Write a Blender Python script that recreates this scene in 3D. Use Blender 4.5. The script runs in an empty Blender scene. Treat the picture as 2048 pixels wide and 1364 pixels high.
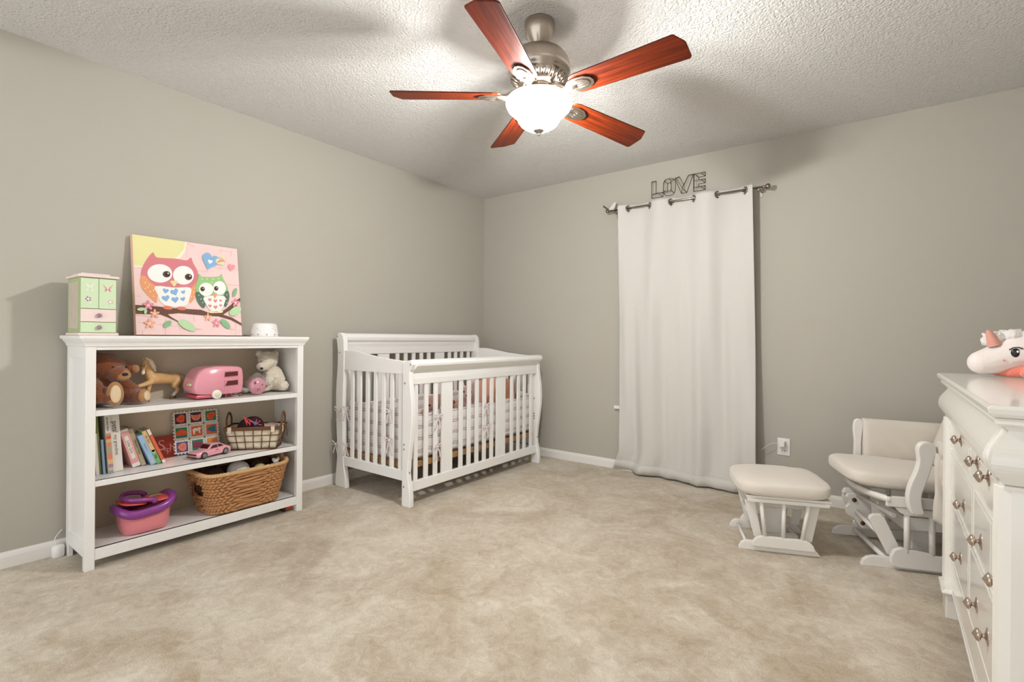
import bpy, bmesh, math, random
from mathutils import Vector, Matrix, noise
random.seed(7)
R = math.radians
PI = math.pi
SC = bpy.context.scene

# ------------------------------------------------------------------ camera
CAM = Vector((3.2108, -3.8137, 1.0647))
YAW, ROLL, FPX, PY = 0.6424, 0.008, 1002.33, 675.73
fw = Vector((-math.sin(YAW), math.cos(YAW), 0))
rt = Vector((math.cos(YAW), math.sin(YAW), 0))
up = Vector((0, 0, 1))
r2 = rt * math.cos(ROLL) + up * math.sin(ROLL)
u2 = -rt * math.sin(ROLL) + up * math.cos(ROLL)
cd = bpy.data.cameras.new('camera')
cam = bpy.data.objects.new('camera', cd)
SC.collection.objects.link(cam)
cam.matrix_world = Matrix(((r2.x, u2.x, -fw.x, CAM.x), (r2.y, u2.y, -fw.y, CAM.y), (r2.z, u2.z, -fw.z, CAM.z), (0, 0, 0, 1)))
cd.sensor_width = 36.0
cd.sensor_fit = 'HORIZONTAL'
cd.lens = FPX / 2048 * 36.0
cd.shift_y = (PY - 682) / 2048
cd.clip_start = 0.02
SC.camera = cam

# ------------------------------------------------------------------ world (even fill light, added to come in through the room's open side)
W = bpy.data.worlds.new('world')
SC.world = W
W.use_nodes = True
W.node_tree.nodes['Background'].inputs[0].default_value = (0.985, 0.995, 1.0, 1)
W.node_tree.nodes['Background'].inputs[1].default_value = 1.75

# ------------------------------------------------------------------ exposure
SC.view_settings.view_transform = 'Standard'
SC.view_settings.look = 'None'
SC.view_settings.gamma = 1
SC.view_settings.use_curve_mapping = False
SC.view_settings.exposure = 0.0

BULB_W = 41.0        # each of the three bulbs inside the glass bowl
BOWL_E = 4.4        # glow of the frosted glass bowl

# ------------------------------------------------------------------ helpers
def lin(c):
    c = c / 255.0
    return c / 12.92 if c <= 0.04045 else ((c + 0.055) / 1.055) ** 2.4
def hexc(h):
    h = h.lstrip('#')
    return (lin(int(h[0:2], 16)), lin(int(h[2:4], 16)), lin(int(h[4:6], 16)), 1)

def mat(name, col, rough=0.5, metal=0.0, bump=0.0, bscale=60, var=0.0, vscale=8, sheen=0.0, emis=0.0, coat=0.0, alpha=1.0, trans=0.0, detail=4, spec=None):
    m = bpy.data.materials.new(name)
    m.use_nodes = True
    nt = m.node_tree
    b = nt.nodes['Principled BSDF']
    c = hexc(col) if isinstance(col, str) else col
    b.inputs['Base Color'].default_value = c
    b.inputs['Roughness'].default_value = rough
    b.inputs['Metallic'].default_value = metal
    if spec is not None: b.inputs['Specular IOR Level'].default_value = spec
    if sheen: b.inputs['Sheen Weight'].default_value = sheen
    if coat: b.inputs['Coat Weight'].default_value = coat
    if trans: b.inputs['Transmission Weight'].default_value = trans
    if alpha < 1: b.inputs['Alpha'].default_value = alpha
    if emis:
        b.inputs['Emission Color'].default_value = c
        b.inputs['Emission Strength'].default_value = emis
    tc = nt.nodes.new('ShaderNodeTexCoord')
    if bump:
        n = nt.nodes.new('ShaderNodeTexNoise'); n.inputs['Scale'].default_value = bscale; n.inputs['Detail'].default_value = detail
        bp = nt.nodes.new('ShaderNodeBump'); bp.inputs['Strength'].default_value = bump; bp.inputs['Distance'].default_value = 0.01
        nt.links.new(tc.outputs['Object'], n.inputs['Vector'])
        nt.links.new(n.outputs['Fac'], bp.inputs['Height'])
        nt.links.new(bp.outputs['Normal'], b.inputs['Normal'])
    if var:
        n2 = nt.nodes.new('ShaderNodeTexNoise'); n2.inputs['Scale'].default_value = vscale; n2.inputs['Detail'].default_value = 5
        mx = nt.nodes.new('ShaderNodeMixRGB')
        mx.inputs[1].default_value = [x * (1 - var) for x in c[:3]] + [1]
        mx.inputs[2].default_value = [min(1, x * (1 + var)) for x in c[:3]] + [1]
        nt.links.new(tc.outputs['Object'], n2.inputs['Vector'])
        nt.links.new(n2.outputs['Fac'], mx.inputs[0])
        nt.links.new(mx.outputs[0], b.inputs['Base Color'])
    return m

def setp(o, label=None, cat=None, group=None, kind=None):
    if label: o['label'] = label
    if cat: o['category'] = cat
    if group: o['group'] = group
    if kind: o['kind'] = kind
    return o

def thing(name, loc, label, cat, group=None, rz=0.0):
    o = bpy.data.objects.new(name, None)
    o.empty_display_size = 0.05
    SC.collection.objects.link(o)
    o.location = loc
    o.rotation_euler = (0, 0, rz)
    return setp(o, label, cat, group)

class MB:
    """collects shapes into one mesh"""
    def __init__(s): s.bm = bmesh.new(); s.mi = 0
    def _n(s, before, smooth):
        for f in s.bm.faces:
            if f.index == -1 or f not in before:
                f.material_index = s.mi; f.smooth = smooth
    def faces(s, vs, fs, smooth=False):
        bv = [s.bm.verts.new(v) for v in vs]
        for f in fs:
            try:
                q = s.bm.faces.new([bv[i] for i in f]); q.material_index = s.mi; q.smooth = smooth
            except ValueError: pass
        return s
    def box(s, x0, x1, y0, y1, z0, z1, M=None):
        v = [Vector((x, y, z)) for z in (z0, z1) for y in (y0, y1) for x in (x0, x1)]
        if M: v = [M @ q for q in v]
        s.faces(v, [(0, 2, 3, 1), (4, 5, 7, 6), (0, 1, 5, 4), (2, 6, 7, 3), (0, 4, 6, 2), (1, 3, 7, 5)])
        return s
    def prism(s, pts, a0, a1, axis='y', M=None, smooth=False):
        """polygon pts (2d) extruded from a0 to a1 along axis; axis y: pts=(x,z); x: pts=(y,z); z: pts=(x,y)"""
        def P(p, a):
            q = {'y': (p[0], a, p[1]), 'x': (a, p[0], p[1]), 'z': (p[0], p[1], a)}[axis]
            q = Vector(q)
            return M @ q if M else q
        n = len(pts)
        vs = [P(p, a0) for p in pts] + [P(p, a1) for p in pts]
        fs = [(i, (i + 1) % n, n + (i + 1) % n, n + i) for i in range(n)]
        s.faces(vs, fs, smooth)
        bv = [s.bm.verts.new(v) for v in vs]
        for q in (list(reversed(bv[:n])), bv[n:]):
            try:
                f = s.bm.faces.new(q); f.material_index = s.mi
            except ValueError: pass
        return s
    def tube(s, pts, r, seg=10, closed=False, caps=True, smooth=True):
        pts = [Vector(p) for p in pts]; n = len(pts)
        rr = r if isinstance(r, (list, tuple)) else [r] * n
        rings = []; prev = None; fr = []
        for i, p in enumerate(pts):
            if closed: t = pts[(i + 1) % n] - pts[(i - 1) % n]
            else: t = pts[min(i + 1, n - 1)] - pts[max(i - 1, 0)]
            if t.length < 1e-9: t = Vector((0, 0, 1))
            t.normalize()
            if prev is None:
                a = Vector((0, 0, 1)) if abs(t.z) < 0.9 else Vector((1, 0, 0))
                u = t.cross(a).normalized()
            else:
                u = (prev - t * prev.dot(t))
                u = u.normalized() if u.length > 1e-6 else t.orthogonal().normalized()
            prev = u; fr.append((t, u))
        twist = 0.0
        if closed:                                   # spread the closing mismatch of the frames over the whole loop
            t0, u0 = fr[0]; ue = prev - t0 * prev.dot(t0)
            if ue.length > 1e-6:
                ue.normalize(); twist = math.atan2(t0.cross(ue).dot(u0), ue.dot(u0))
        for i, p in enumerate(pts):
            t, u = fr[i]; w = t.cross(u); tw = twist * i / n
            rings.append([s.bm.verts.new(p + (u * math.cos(2 * PI * k / seg + tw) + w * math.sin(2 * PI * k / seg + tw)) * rr[i]) for k in range(seg)])
        m = n if closed else n - 1
        for i in range(m):
            A, B = rings[i], rings[(i + 1) % n]
            for k in range(seg):
                try:
                    f = s.bm.faces.new((A[k], A[(k + 1) % seg], B[(k + 1) % seg], B[k])); f.smooth = smooth; f.material_index = s.mi
                except ValueError: pass
        if caps and not closed:
            for q in (list(reversed(rings[0])), rings[-1]):
                try:
                    f = s.bm.faces.new(q); f.material_index = s.mi
                except ValueError: pass
        return s
    def cyl(s, a, b, r, r1=None, seg=24):
        return s.tube([a, b], [r, r if r1 is None else r1], seg)
    def lathe(s, prof, c=(0, 0, 0), axis=Vector((0, 0, 1)), seg=40, smooth=True):
        """prof: list of (radius, height) ; revolves about axis through c"""
        c = Vector(c); axis = Vector(axis).normalized()
        u = axis.orthogonal().normalized(); w = axis.cross(u)
        rings = []
        for (r, h) in prof:
            if r < 1e-6: rings.append([s.bm.verts.new(c + axis * h)])
            else: rings.append([s.bm.verts.new(c + axis * h + (u * math.cos(2 * PI * k / seg) + w * math.sin(2 * PI * k / seg)) * r) for k in range(seg)])
        for A, B in zip(rings, rings[1:]):
            for k in range(seg):
                k2 = (k + 1) % seg
                q = [A[k % len(A)], A[k2 % len(A)], B[k2 % len(B)], B[k % len(B)]]
                q2 = []
                for v in q:
                    if v not in q2: q2.append(v)
                if len(q2) > 2:
                    try:
                        f = s.bm.faces.new(q2); f.smooth = smooth; f.material_index = s.mi
                    except ValueError: pass
        return s
    def ell(s, c, rad, M=None, seg=20, rings=12):
        c = Vector(c); rx, ry, rz = rad if isinstance(rad, (list, tuple)) else (rad,) * 3
        rows = []
        for i in range(rings + 1):
            th = PI * i / rings
            if i in (0, rings): L = [Vector((0, 0, rz * math.cos(th)))]
            else: L = [Vector((rx * math.sin(th) * math.cos(2 * PI * k / seg), ry * math.sin(th) * math.sin(2 * PI * k / seg), rz * math.cos(th))) for k in range(seg)]
            rows.append([s.bm.verts.new(c + ((M @ v) if M else v)) for v in L])
        for A, B in zip(rows, rows[1:]):
            for k in range(seg):
                k2 = (k + 1) % seg
                q = []
                for v in (A[k % len(A)], B[k % len(B)], B[k2 % len(B)], A[k2 % len(A)]):
                    if v not in q: q.append(v)
                try:
                    f = s.bm.faces.new(q); f.smooth = True; f.material_index = s.mi
                except ValueError: pass
        return s
    def chain(s, pts, radii, step=0.35):
        """overlapping balls along a path, to be fused by a remesh"""
        pts = [Vector(p) for p in pts]
        for (a, b, ra, rb) in zip(pts, pts[1:], radii, radii[1:]):
            n = max(2, int((b - a).length / (min(ra, rb) * step)))
            for i in range(n + 1):
                t = i / n
                s.ell(a.lerp(b, t), ra + (rb - ra) * t, seg=12, rings=8)
        return s
    def grid(s, P, nu, nv, smooth=True, closed_u=False):
        """P(i,j) -> point"""
        V = [[s.bm.verts.new(P(i, j)) for j in range(nv + 1)] for i in range(nu if closed_u else nu + 1)]
        for i in range(nu):
            for j in range(nv):
                a = V[i][j]; b = V[(i + 1) % len(V)][j]; c = V[(i + 1) % len(V)][j + 1]; d = V[i][j + 1]
                try:
                    f = s.bm.faces.new((a, b, c, d)); f.smooth = smooth; f.material_index = s.mi
                except ValueError: pass
        return s
    def flat(s, pts, M):
        """flat polygon, 2d pts in plane mapped by M"""
        bv = [s.bm.verts.new(M @ Vector((p[0], p[1], 0))) for p in pts]
        try:
            f = s.bm.faces.new(bv); f.material_index = s.mi
        except ValueError: pass
        return s
    def text(s, body, size, M, align='CENTER', thick=0.0, bold=0.0):
        cu = bpy.data.curves.new('t', 'FONT'); cu.body = body; cu.size = size; cu.align_x = align; cu.align_y = 'CENTER'
        cu.extrude = thick; cu.offset = bold; cu.resolution_u = 3
        ob = bpy.data.objects.new('t', cu)
        me = bpy.data.meshes.new_from_object(ob)
        n0 = len(s.bm.faces)
        me.transform(M)
        s.bm.from_mesh(me)
        s.bm.faces.ensure_lookup_table()
        for f in list(s.bm.faces)[n0:]: f.material_index = s.mi
        bpy.data.objects.remove(ob); bpy.data.curves.remove(cu); bpy.data.meshes.remove(me)
        return s
    def build(s, name, mats, parent=None, bevel=0.0, bseg=2, sub=0, world=True, voxel=0.0, smooth_it=0, disp=None, weld=False, solid=0.0, angle=35):
        me = bpy.data.meshes.new(name)
        if weld: bmesh.ops.remove_doubles(s.bm, verts=s.bm.verts, dist=1e-5)
        bmesh.ops.remove_doubles(s.bm, verts=s.bm.verts, dist=1e-6)
        s.bm.to_mesh(me); s.bm.free()
        for m in (mats if isinstance(mats, (list, tuple)) else [mats]): me.materials.append(m)
        o = bpy.data.objects.new(name, me)
        SC.collection.objects.link(o)
        if parent:
            o.parent = parent
            if world and parent.type == 'EMPTY': o.matrix_parent_inverse = parent.matrix_basis.inverted()
        if solid:
            k = o.modifiers.new('solid', 'SOLIDIFY'); k.thickness = solid; k.offset = 0
        if voxel:
            k = o.modifiers.new('remesh', 'REMESH'); k.mode = 'VOXEL'; k.voxel_size = voxel; k.use_smooth_shade = True
        if smooth_it:
            k = o.modifiers.new('smooth', 'SMOOTH'); k.factor = 0.5; k.iterations = smooth_it
        if disp:
            st, sz = disp
            t = bpy.data.textures.new('fluff', 'CLOUDS'); t.noise_scale = sz; t.noise_depth = 2
            k = o.modifiers.new('disp', 'DISPLACE'); k.texture = t; k.strength = st; k.mid_level = 0.5; k.texture_coords = 'LOCAL'
        if bevel:
            k = o.modifiers.new('bevel', 'BEVEL'); k.width = bevel; k.segments = bseg; k.limit_method = 'ANGLE'; k.angle_limit = R(angle)
            k.harden_normals = False
        if sub:
            k = o.modifiers.new('sub', 'SUBSURF'); k.levels = sub; k.render_levels = sub
        return o

def smooth_poly(pts, n=6, closed=True):
    """Catmull-Rom through 2d/3d points"""
    P = [Vector(p) for p in pts]; out = []; N = len(P)
    rng = range(N) if closed else range(N - 1)
    for i in rng:
        p0 = P[(i - 1) % N] if closed else P[max(i - 1, 0)]
        p1 = P[i]; p2 = P[(i + 1) % N] if closed else P[i + 1]
        p3 = P[(i + 2) % N] if closed else P[min(i + 2, N - 1)]
        for k in range(n):
            t = k / n
            out.append(0.5 * ((2 * p1) + (p2 - p0) * t + (2 * p0 - 5 * p1 + 4 * p2 - p3) * t * t + (3 * p1 - p0 - 3 * p2 + p3) * t ** 3))
    if not closed: out.append(P[-1])
    return out

# ------------------------------------------------------------------ materials
M_wall = mat('wall_paint', '#b7b3a8', 0.75, bump=0.04, bscale=180, spec=0.25)
M_trim = mat('trim_paint', '#edeae6', 0.35)
M_white = mat('white_furniture_paint', '#efedea', 0.32, bump=0.01, bscale=20)
M_crib = mat('crib_paint', '#f6f5f3', 0.35)
M_dress = mat('dresser_lacquer', '#eeebe4', 0.16, coat=0.3)
M_nickel = mat('brushed_nickel', '#b9aea2', 0.28, metal=1.0, bump=0.02, bscale=300)
M_knob = mat('pewter_knob', '#c3b4a9', 0.27, metal=1.0)
M_rod = mat('rod_steel', '#9a8f84', 0.3, metal=1.0)
M_wire = mat('bronze_wire', '#6d6048', 0.45, metal=0.6)
M_canvasf = mat('cream_canvas', '#d2cfc9', 0.9, bump=0.06, bscale=400, sheen=0.2)
M_cush = mat('beige_microfiber', '#dcd4c9', 0.95, bump=0.08, bscale=35, sheen=0.4)
M_black = mat('black_plastic', '#15110f', 0.35)
M_dark = mat('dark_hole', '#3a3530', 0.7)
M_bolt = mat('brown_bolt', '#5a3426', 0.35, metal=0.4)
M_plastic = mat('white_plastic', '#efedea', 0.3)

def carpet_mat():
    m = bpy.data.materials.new('beige_carpet'); m.use_nodes = True
    nt = m.node_tree; b = nt.nodes['Principled BSDF']; L = nt.links.new
    tc = nt.nodes.new('ShaderNodeTexCoord')
    def noi(sc, det, rough=0.55, dist=0.0):
        n = nt.nodes.new('ShaderNodeTexNoise'); n.inputs['Scale'].default_value = sc; n.inputs['Detail'].default_value = det
        n.inputs['Roughness'].default_value = rough; n.inputs['Distortion'].default_value = dist
        L(tc.outputs['Object'], n.inputs['Vector']); return n
    big = noi(3.0, 7, 0.62, 0.8); mid = noi(22, 6, 0.7, 1.0); fine = noi(230, 3, 0.7)
    cr = nt.nodes.new('ShaderNodeValToRGB')
    cr.color_ramp.elements[0].position = 0.40; cr.color_ramp.elements[0].color = hexc('#a9967b')
    cr.color_ramp.elements[1].position = 0.60; cr.color_ramp.elements[1].color = hexc('#ddd4c4')
    mx = nt.nodes.new('ShaderNodeMixRGB'); mx.inputs[0].default_value = 0.42
    L(big.outputs['Fac'], mx.inputs[1]); L(mid.outputs['Fac'], mx.inputs[2])
    mx2 = nt.nodes.new('ShaderNodeMixRGB'); mx2.inputs[0].default_value = 0.34
    L(mx.outputs[0], mx2.inputs[1]); L(fine.outputs['Fac'], mx2.inputs[2])
    L(mx2.outputs[0], cr.inputs[0]); L(cr.outputs[0], b.inputs['Base Color'])
    b.inputs['Roughness'].default_value = 1.0; b.inputs['Sheen Weight'].default_value = 0.25
    b.inputs['Specular IOR Level'].default_value = 0.1
    bp = nt.nodes.new('ShaderNodeBump'); bp.inputs['Strength'].default_value = 0.7; bp.inputs['Distance'].default_value = 0.012
    L(mx2.outputs[0], bp.inputs['Height']); L(bp.outputs['Normal'], b.inputs['Normal'])
    return m
M_carpet = carpet_mat()

def ceil_mat():
    m = bpy.data.materials.new('textured_ceiling'); m.use_nodes = True
    nt = m.node_tree; b = nt.nodes['Principled BSDF']; L = nt.links.new
    b.inputs['Base Color'].default_value = hexc('#dddbd8'); b.inputs['Roughness'].default_value = 0.9
    b.inputs['Specular IOR Level'].default_value = 0.2
    tc = nt.nodes.new('ShaderNodeTexCoord')
    n = nt.nodes.new('ShaderNodeTexNoise'); n.inputs['Scale'].default_value = 40; n.inputs['Detail'].default_value = 4; n.inputs['Distortion'].default_value = 2.0
    v = nt.nodes.new('ShaderNodeTexNoise'); v.inputs['Scale'].default_value = 95; v.inputs['Detail'].default_value = 3
    ad = nt.nodes.new('ShaderNodeMath'); ad.operation = 'ADD'
    L(tc.outputs['Object'], n.inputs['Vector']); L(tc.outputs['Object'], v.inputs['Vector'])
    L(n.outputs['Fac'], ad.inputs[0]); L(v.outputs['Fac'], ad.inputs[1])
    bp = nt.nodes.new('ShaderNodeBump'); bp.inputs['Strength'].default_value = 0.7; bp.inputs['Distance'].default_value = 0.012
    L(ad.outputs[0], bp.inputs['Height']); L(bp.outputs['Normal'], b.inputs['Normal'])
    return m
M_ceil = ceil_mat()

def wood_mat(name, c0, c1, scale=1.0, rough=0.3, coat=0.3):
    m = bpy.data.materials.new(name); m.use_nodes = True
    nt = m.node_tree; b = nt.nodes['Principled BSDF']; L = nt.links.new
    tc = nt.nodes.new('ShaderNodeTexCoord'); mp = nt.nodes.new('ShaderNodeMapping')
    mp.inputs['Scale'].default_value = (1.2 * scale, 22 * scale, 22 * scale)
    n = nt.nodes.new('ShaderNodeTexNoise'); n.inputs['Scale'].default_value = 3; n.inputs['Detail'].default_value = 6; n.inputs['Distortion'].default_value = 0.8
    cr = nt.nodes.new('ShaderNodeValToRGB')
    cr.color_ramp.elements[0].position = 0.3; cr.color_ramp.elements[0].color = hexc(c0)
    cr.color_ramp.elements[1].position = 0.72; cr.color_ramp.elements[1].color = hexc(c1)
    b.inputs['Specular IOR Level'].default_value = 0.2
    L(tc.outputs['Object'], mp.inputs[0]); L(mp.outputs[0], n.inputs['Vector']); L(n.outputs['Fac'], cr.inputs[0]); L(cr.outputs[0], b.inputs['Base Color'])
    b.inputs['Roughness'].default_value = rough; b.inputs['Coat Weight'].default_value = coat
    return m
M_cherry = wood_mat('cherry_blade', '#3a0e02', '#7a2b09', 1.0, 0.42, 0.0)
M_pine = wood_mat('pine_slat', '#8a5f3c', '#b98c5f', 1, 0.6, 0)

# ------------------------------------------------------------------ room shell
XR, YN, H = 3.96, -4.75, 2.44
def struct(name, mb, m, bevel=0.0):
    o = mb.build(name, m, bevel=bevel); o['kind'] = 'structure'; return o
struct('floor', MB().box(-0.1, XR + 0.1, YN, 0.1, -0.1, 0), M_carpet)
struct('ceiling', MB().box(-0.1, XR + 0.1, YN, 0.1, H, H + 0.1), M_ceil)
struct('wall_left', MB().box(-0.1, 0, YN, 0, 0, H), M_wall)
# back wall with the window opening that the curtain covers
wb = MB()
WX0, WX1, WZ0, WZ1 = 1.50, 2.42, 0.52, 1.95
wb.box(0, WX0, 0, 0.1, 0, H); wb.box(WX1, XR, 0, 0.1, 0, H); wb.box(WX0, WX1, 0, 0.1, 0, WZ0); wb.box(WX0, WX1, 0, 0.1, WZ1, H)
struct('wall_back', wb, M_wall)
struct('wall_right', MB().box(XR, XR + 0.1, YN, 0, 0, H), M_wall)
def base_prof(d=1):
    return [(0, 0), (0.014 * d, 0), (0.014 * d, 0.05), (0.011 * d, 0.062), (0.006 * d, 0.07), (0, 0.072)]
struct('baseboard_left', MB().prism(base_prof(), YN, 0, 'y'), M_trim)
struct('baseboard_back', MB().prism([(-a, b) for a, b in base_prof()], 0.014, XR, 'x'), M_trim)
struct('baseboard_right', MB().prism([(XR - a, b) for a, b in base_prof()], YN, -0.014, 'y'), M_trim)
# window behind the curtain
M_night = mat('night_glass', '#20242a', 0.05)
wn = MB()
wn.box(WX0, WX1, 0.05, 0.08, WZ0, WZ0 + 0.04); wn.box(WX0, WX1, 0.05, 0.08, WZ1 - 0.04, WZ1)
wn.box(WX0, WX0 + 0.04, 0.05, 0.08, WZ0 + 0.04, WZ1 - 0.04); wn.box(WX1 - 0.04, WX1, 0.05, 0.08, WZ0 + 0.04, WZ1 - 0.04)
wn.box(WX0 + 0.04, WX1 - 0.04, 0.05, 0.08, 1.21, 1.25)
wf = struct('window_1', wn, M_trim)
MB().box(WX0 + 0.04, WX1 - 0.04, 0.063, 0.067, WZ0 + 0.04, 1.21).box(WX0 + 0.04, WX1 - 0.04, 0.063, 0.067, 1.25, WZ1 - 0.04).build('pane', M_night, wf)
struct('trim_1', MB().box(1.424, 2.47, -0.03, 0.05, 0.492, 0.519), M_trim, 0.004)

# ------------------------------------------------------------------ ceiling fan with light
FX, FY = 1.99, -2.0
fan = thing('ceiling_fan', (FX, FY, H), 'ceiling fan with five cherry wood blades, nickel motor and lit glass bowl', 'ceiling fan')
c = (FX, FY, 0)
MB().lathe([(0.001, H), (0.062, H), (0.066, H - 0.006), (0.066, H - 0.03), (0.062, H - 0.05), (0.05, H - 0.078), (0.036, H - 0.1), (0.033, H - 0.104), (0.022, H - 0.104), (0.02, H - 0.09)], c).build('canopy', M_nickel, fan)
MB().cyl((FX, FY, H - 0.095), (FX, FY, 2.31), 0.0135).build('downrod', M_nickel, fan)
motor = MB().lathe([(0.014, 2.335), (0.03, 2.332), (0.034, 2.322), (0.075, 2.314), (0.108, 2.296), (0.128, 2.268), (0.136, 2.235), (0.136, 2.214), (0.13, 2.206), (0.128, 2.2)], c, seg=64).build('motor_housing', M_nickel, fan)
vent = MB()
vent.lathe([(0.128, 2.2), (0.126, 2.192), (0.09, 2.166), (0.075, 2.162), (0.075, 2.15), (0.06, 2.15)], c, seg=64)
for k in range(30):
    th = 2 * PI * k / 30
    Mx = Matrix.Translation(Vector(c)) @ Matrix.Rotation(th, 4, 'Z')
    a = Vector((0.124, 0, 2.190)); b_ = Vector((0.092, 0, 2.1665))
    vent.tube([Mx @ a, Mx @ b_], [0.0042, 0.003], 6)
vent.build('vent_ring', M_nickel, fan)
M_slot = mat('vent_shadow_gap', '#4a443e', 0.6, metal=0.5)
sl = MB()
for k in range(30):
    th = 2 * PI * (k + 0.5) / 30
    Mx = Matrix.Translation(Vector(c)) @ Matrix.Rotation(th, 4, 'Z')
    t_ = 0.0042
    q = [Mx @ Vector(v) for v in ((0.122, -t_, 2.1878), (0.122, t_, 2.1878), (0.096, t_ * 0.7, 2.1690), (0.096, -t_ * 0.7, 2.1690))]
    sl.faces(q, [(0, 1, 2, 3)])
sl.build('vent_slots', M_slot, fan)
MB().lathe([(0.06, 2.152), (0.068, 2.148), (0.07, 2.128), (0.066, 2.122), (0.05, 2.122), (0.05, 2.112), (0.118, 2.108), (0.1215, 2.1035), (0.02, 2.102)], c).build('switch_housing', M_nickel, fan)  # bottom pan widened to block direct bulb light towards the ceiling
M_bowl = bpy.data.materials.new('frosted_lit_glass'); M_bowl.use_nodes = True
_b = M_bowl.node_tree.nodes['Principled BSDF']; _b.inputs['Base Color'].default_value = (0.95, 0.93, 0.9, 1); _b.inputs['Roughness'].default_value = 0.35
_b.inputs['Emission Color'].default_value = (1.0, 0.97, 0.93, 1); _b.inputs['Emission Strength'].default_value = BOWL_E
_t = M_bowl.node_tree.nodes.new('ShaderNodeBsdfTransparent'); _m = M_bowl.node_tree.nodes.new('ShaderNodeMixShader'); _m.inputs[0].default_value = 0.78
M_bowl.node_tree.links.new(_b.outputs[0], _m.inputs[1]); M_bowl.node_tree.links.new(_t.outputs[0], _m.inputs[2])
M_bowl.node_tree.links.new(_m.outputs[0], M_bowl.node_tree.nodes['Material Output'].inputs['Surface'])
bowl = [(0.126, 2.104), (0.136, 2.1), (0.1425, 2.09), (0.142, 2.078), (0.134, 2.062), (0.118, 2.046), (0.102, 2.036), (0.097, 2.032), (0.0945, 2.026), (0.09, 2.012), (0.078, 1.995), (0.058, 1.981), (0.034, 1.973), (0.012, 1.97)]
bw = MB().lathe(bowl + [(0.0001, 1.97)], c, seg=64).build('glass_bowl', M_bowl, fan, solid=0.003)
MB().lathe([(0.0001, 1.974), (0.019, 1.973), (0.024, 1.968), (0.02, 1.963), (0.008, 1.96), (0.004, 1.956), (0.006, 1.951), (0.0045, 1.946), (0.0001, 1.944)], c, seg=24).build('finial', M_nickel, fan)
PITCH = -12.7
blades = [(-73.5, 0.013), (-0.8, 0.002), (71.5, -0.039), (142.7, 0.016), (215.7, 0.008)]
for i, (deg, dz) in enumerate(blades):
    M0 = Matrix.Translation(Vector((FX, FY, 2.116))) @ Matrix.Rotation(R(deg), 4, 'Z') @ Matrix.Rotation(-math.atan2(dz, 0.6), 4, 'Y') @ Matrix.Rotation(R(PITCH), 4, 'X')
    out = [(0.165, -0.030), (0.178, -0.049), (0.20, -0.056), (0.608, -0.068), (0.615, -0.065), (0.640, -0.020), (0.6425, -0.012), (0.640, 0.058), (0.636, 0.065), (0.628, 0.068), (0.20, 0.056), (0.178, 0.049), (0.165, 0.030)]
    b = MB()
    b.prism([(p[0] - 0.0, p[1]) for p in out], -0.003, 0.003, 'z')
    o = b.build('blade', M_cherry, fan, bevel=0.0015, world=False)
    o.matrix_parent_inverse = fan.matrix_basis.inverted(); o.matrix_basis = M0
    # bracket: arm from the hub to a shield plate under the blade
    br = MB()
    sh = [(0.145, -0.018), (0.165, -0.034), (0.20, -0.04), (0.235, -0.036), (0.262, -0.018), (0.268, 0), (0.262, 0.018), (0.235, 0.036), (0.20, 0.04), (0.165, 0.034), (0.145, 0.018)]
    br.prism(sh, -0.0095, -0.0035, 'z')
    sh2 = [(0.2 + (p[0] - 0.2) * 0.72, p[1] * 0.7) for p in sh]
    br.prism(sh2, -0.0125, -0.0095, 'z')
    for yy in (-0.014, 0, 0.014):
        br.ell((0.215, yy, -0.012), (0.028, 0.0035, 0.004), seg=8, rings=6)
    Mi = Matrix.Rotation(-R(PITCH), 4, 'X')
    br.tube([Mi @ Vector(v) for v in ((0.066, 0, 0.022), (0.09, 0, 0.024), (0.115, 0, 0.012), (0.14, 0, -0.004))] + [Vector((0.165, 0, -0.007)), Vector((0.19, 0, -0.007))], [0.016, 0.014, 0.012, 0.014, 0.014, 0.01], 12)
    o2 = br.build('bracket', M_nickel, fan, bevel=0.0015, world=False)
    o2.matrix_parent_inverse = fan.matrix_basis.inverted(); o2.matrix_basis = M0
for k in range(3):
    l = bpy.data.lights.new('bulb_light', 'POINT'); l.energy = BULB_W; l.color = (1.0, 0.995, 0.98); l.shadow_soft_size = 0.02
    lo = bpy.data.objects.new('bulb_light', l); SC.collection.objects.link(lo)
    a = 2 * PI * k / 3 + 0.4
    lo.location = (FX + 0.042 * math.cos(a), FY + 0.042 * math.sin(a), 2.024)

# ------------------------------------------------------------------ curtain, rod, wire letters
RY, RZ = -0.08, 2.098
rod = thing('curtain_rod', (1.37, RY, RZ), 'brushed steel curtain rod with round finials on the back wall', 'curtain rod')
MB().cyl((1.385, RY, RZ + 0.003), (2.53, RY, RZ + 0.003), 0.0075, seg=16).build('rod', M_rod, rod)
for x, s_ in ((1.378, -1), (2.545, 1)):
    MB().lathe([(0.0001, -0.012), (0.009, -0.012), (0.011, -0.004), (0.011, 0.002), (0.007, 0.004), (0.014, 0.009), (0.0185, 0.019), (0.0185, 0.025), (0.014, 0.035), (0.0001, 0.039)] if s_ > 0 else
               [(0.0001, -0.008), (0.009, -0.008), (0.0115, 0.0), (0.0115, 0.012), (0.008, 0.016), (0.0001, 0.018)], (x - 0.005 * s_, RY, RZ + 0.003), Vector((s_, 0, 0)), 20).build('finial', M_rod, rod)
for x in (1.44, 2.505):
    MB().box(x - 0.006, x + 0.006, -0.09, -0.004, RZ - 0.018, RZ - 0.008).box(x - 0.012, x + 0.012, -0.004, 0.0, RZ - 0.045, RZ + 0.02).tube([(x, RY - 0.012, RZ + 0.006), (x, RY - 0.013, RZ - 0.004), (x, RY, RZ - 0.012), (x, RY + 0.013, RZ - 0.004)], 0.003, 6).build('bracket', M_rod, rod, bevel=0.001)

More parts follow.
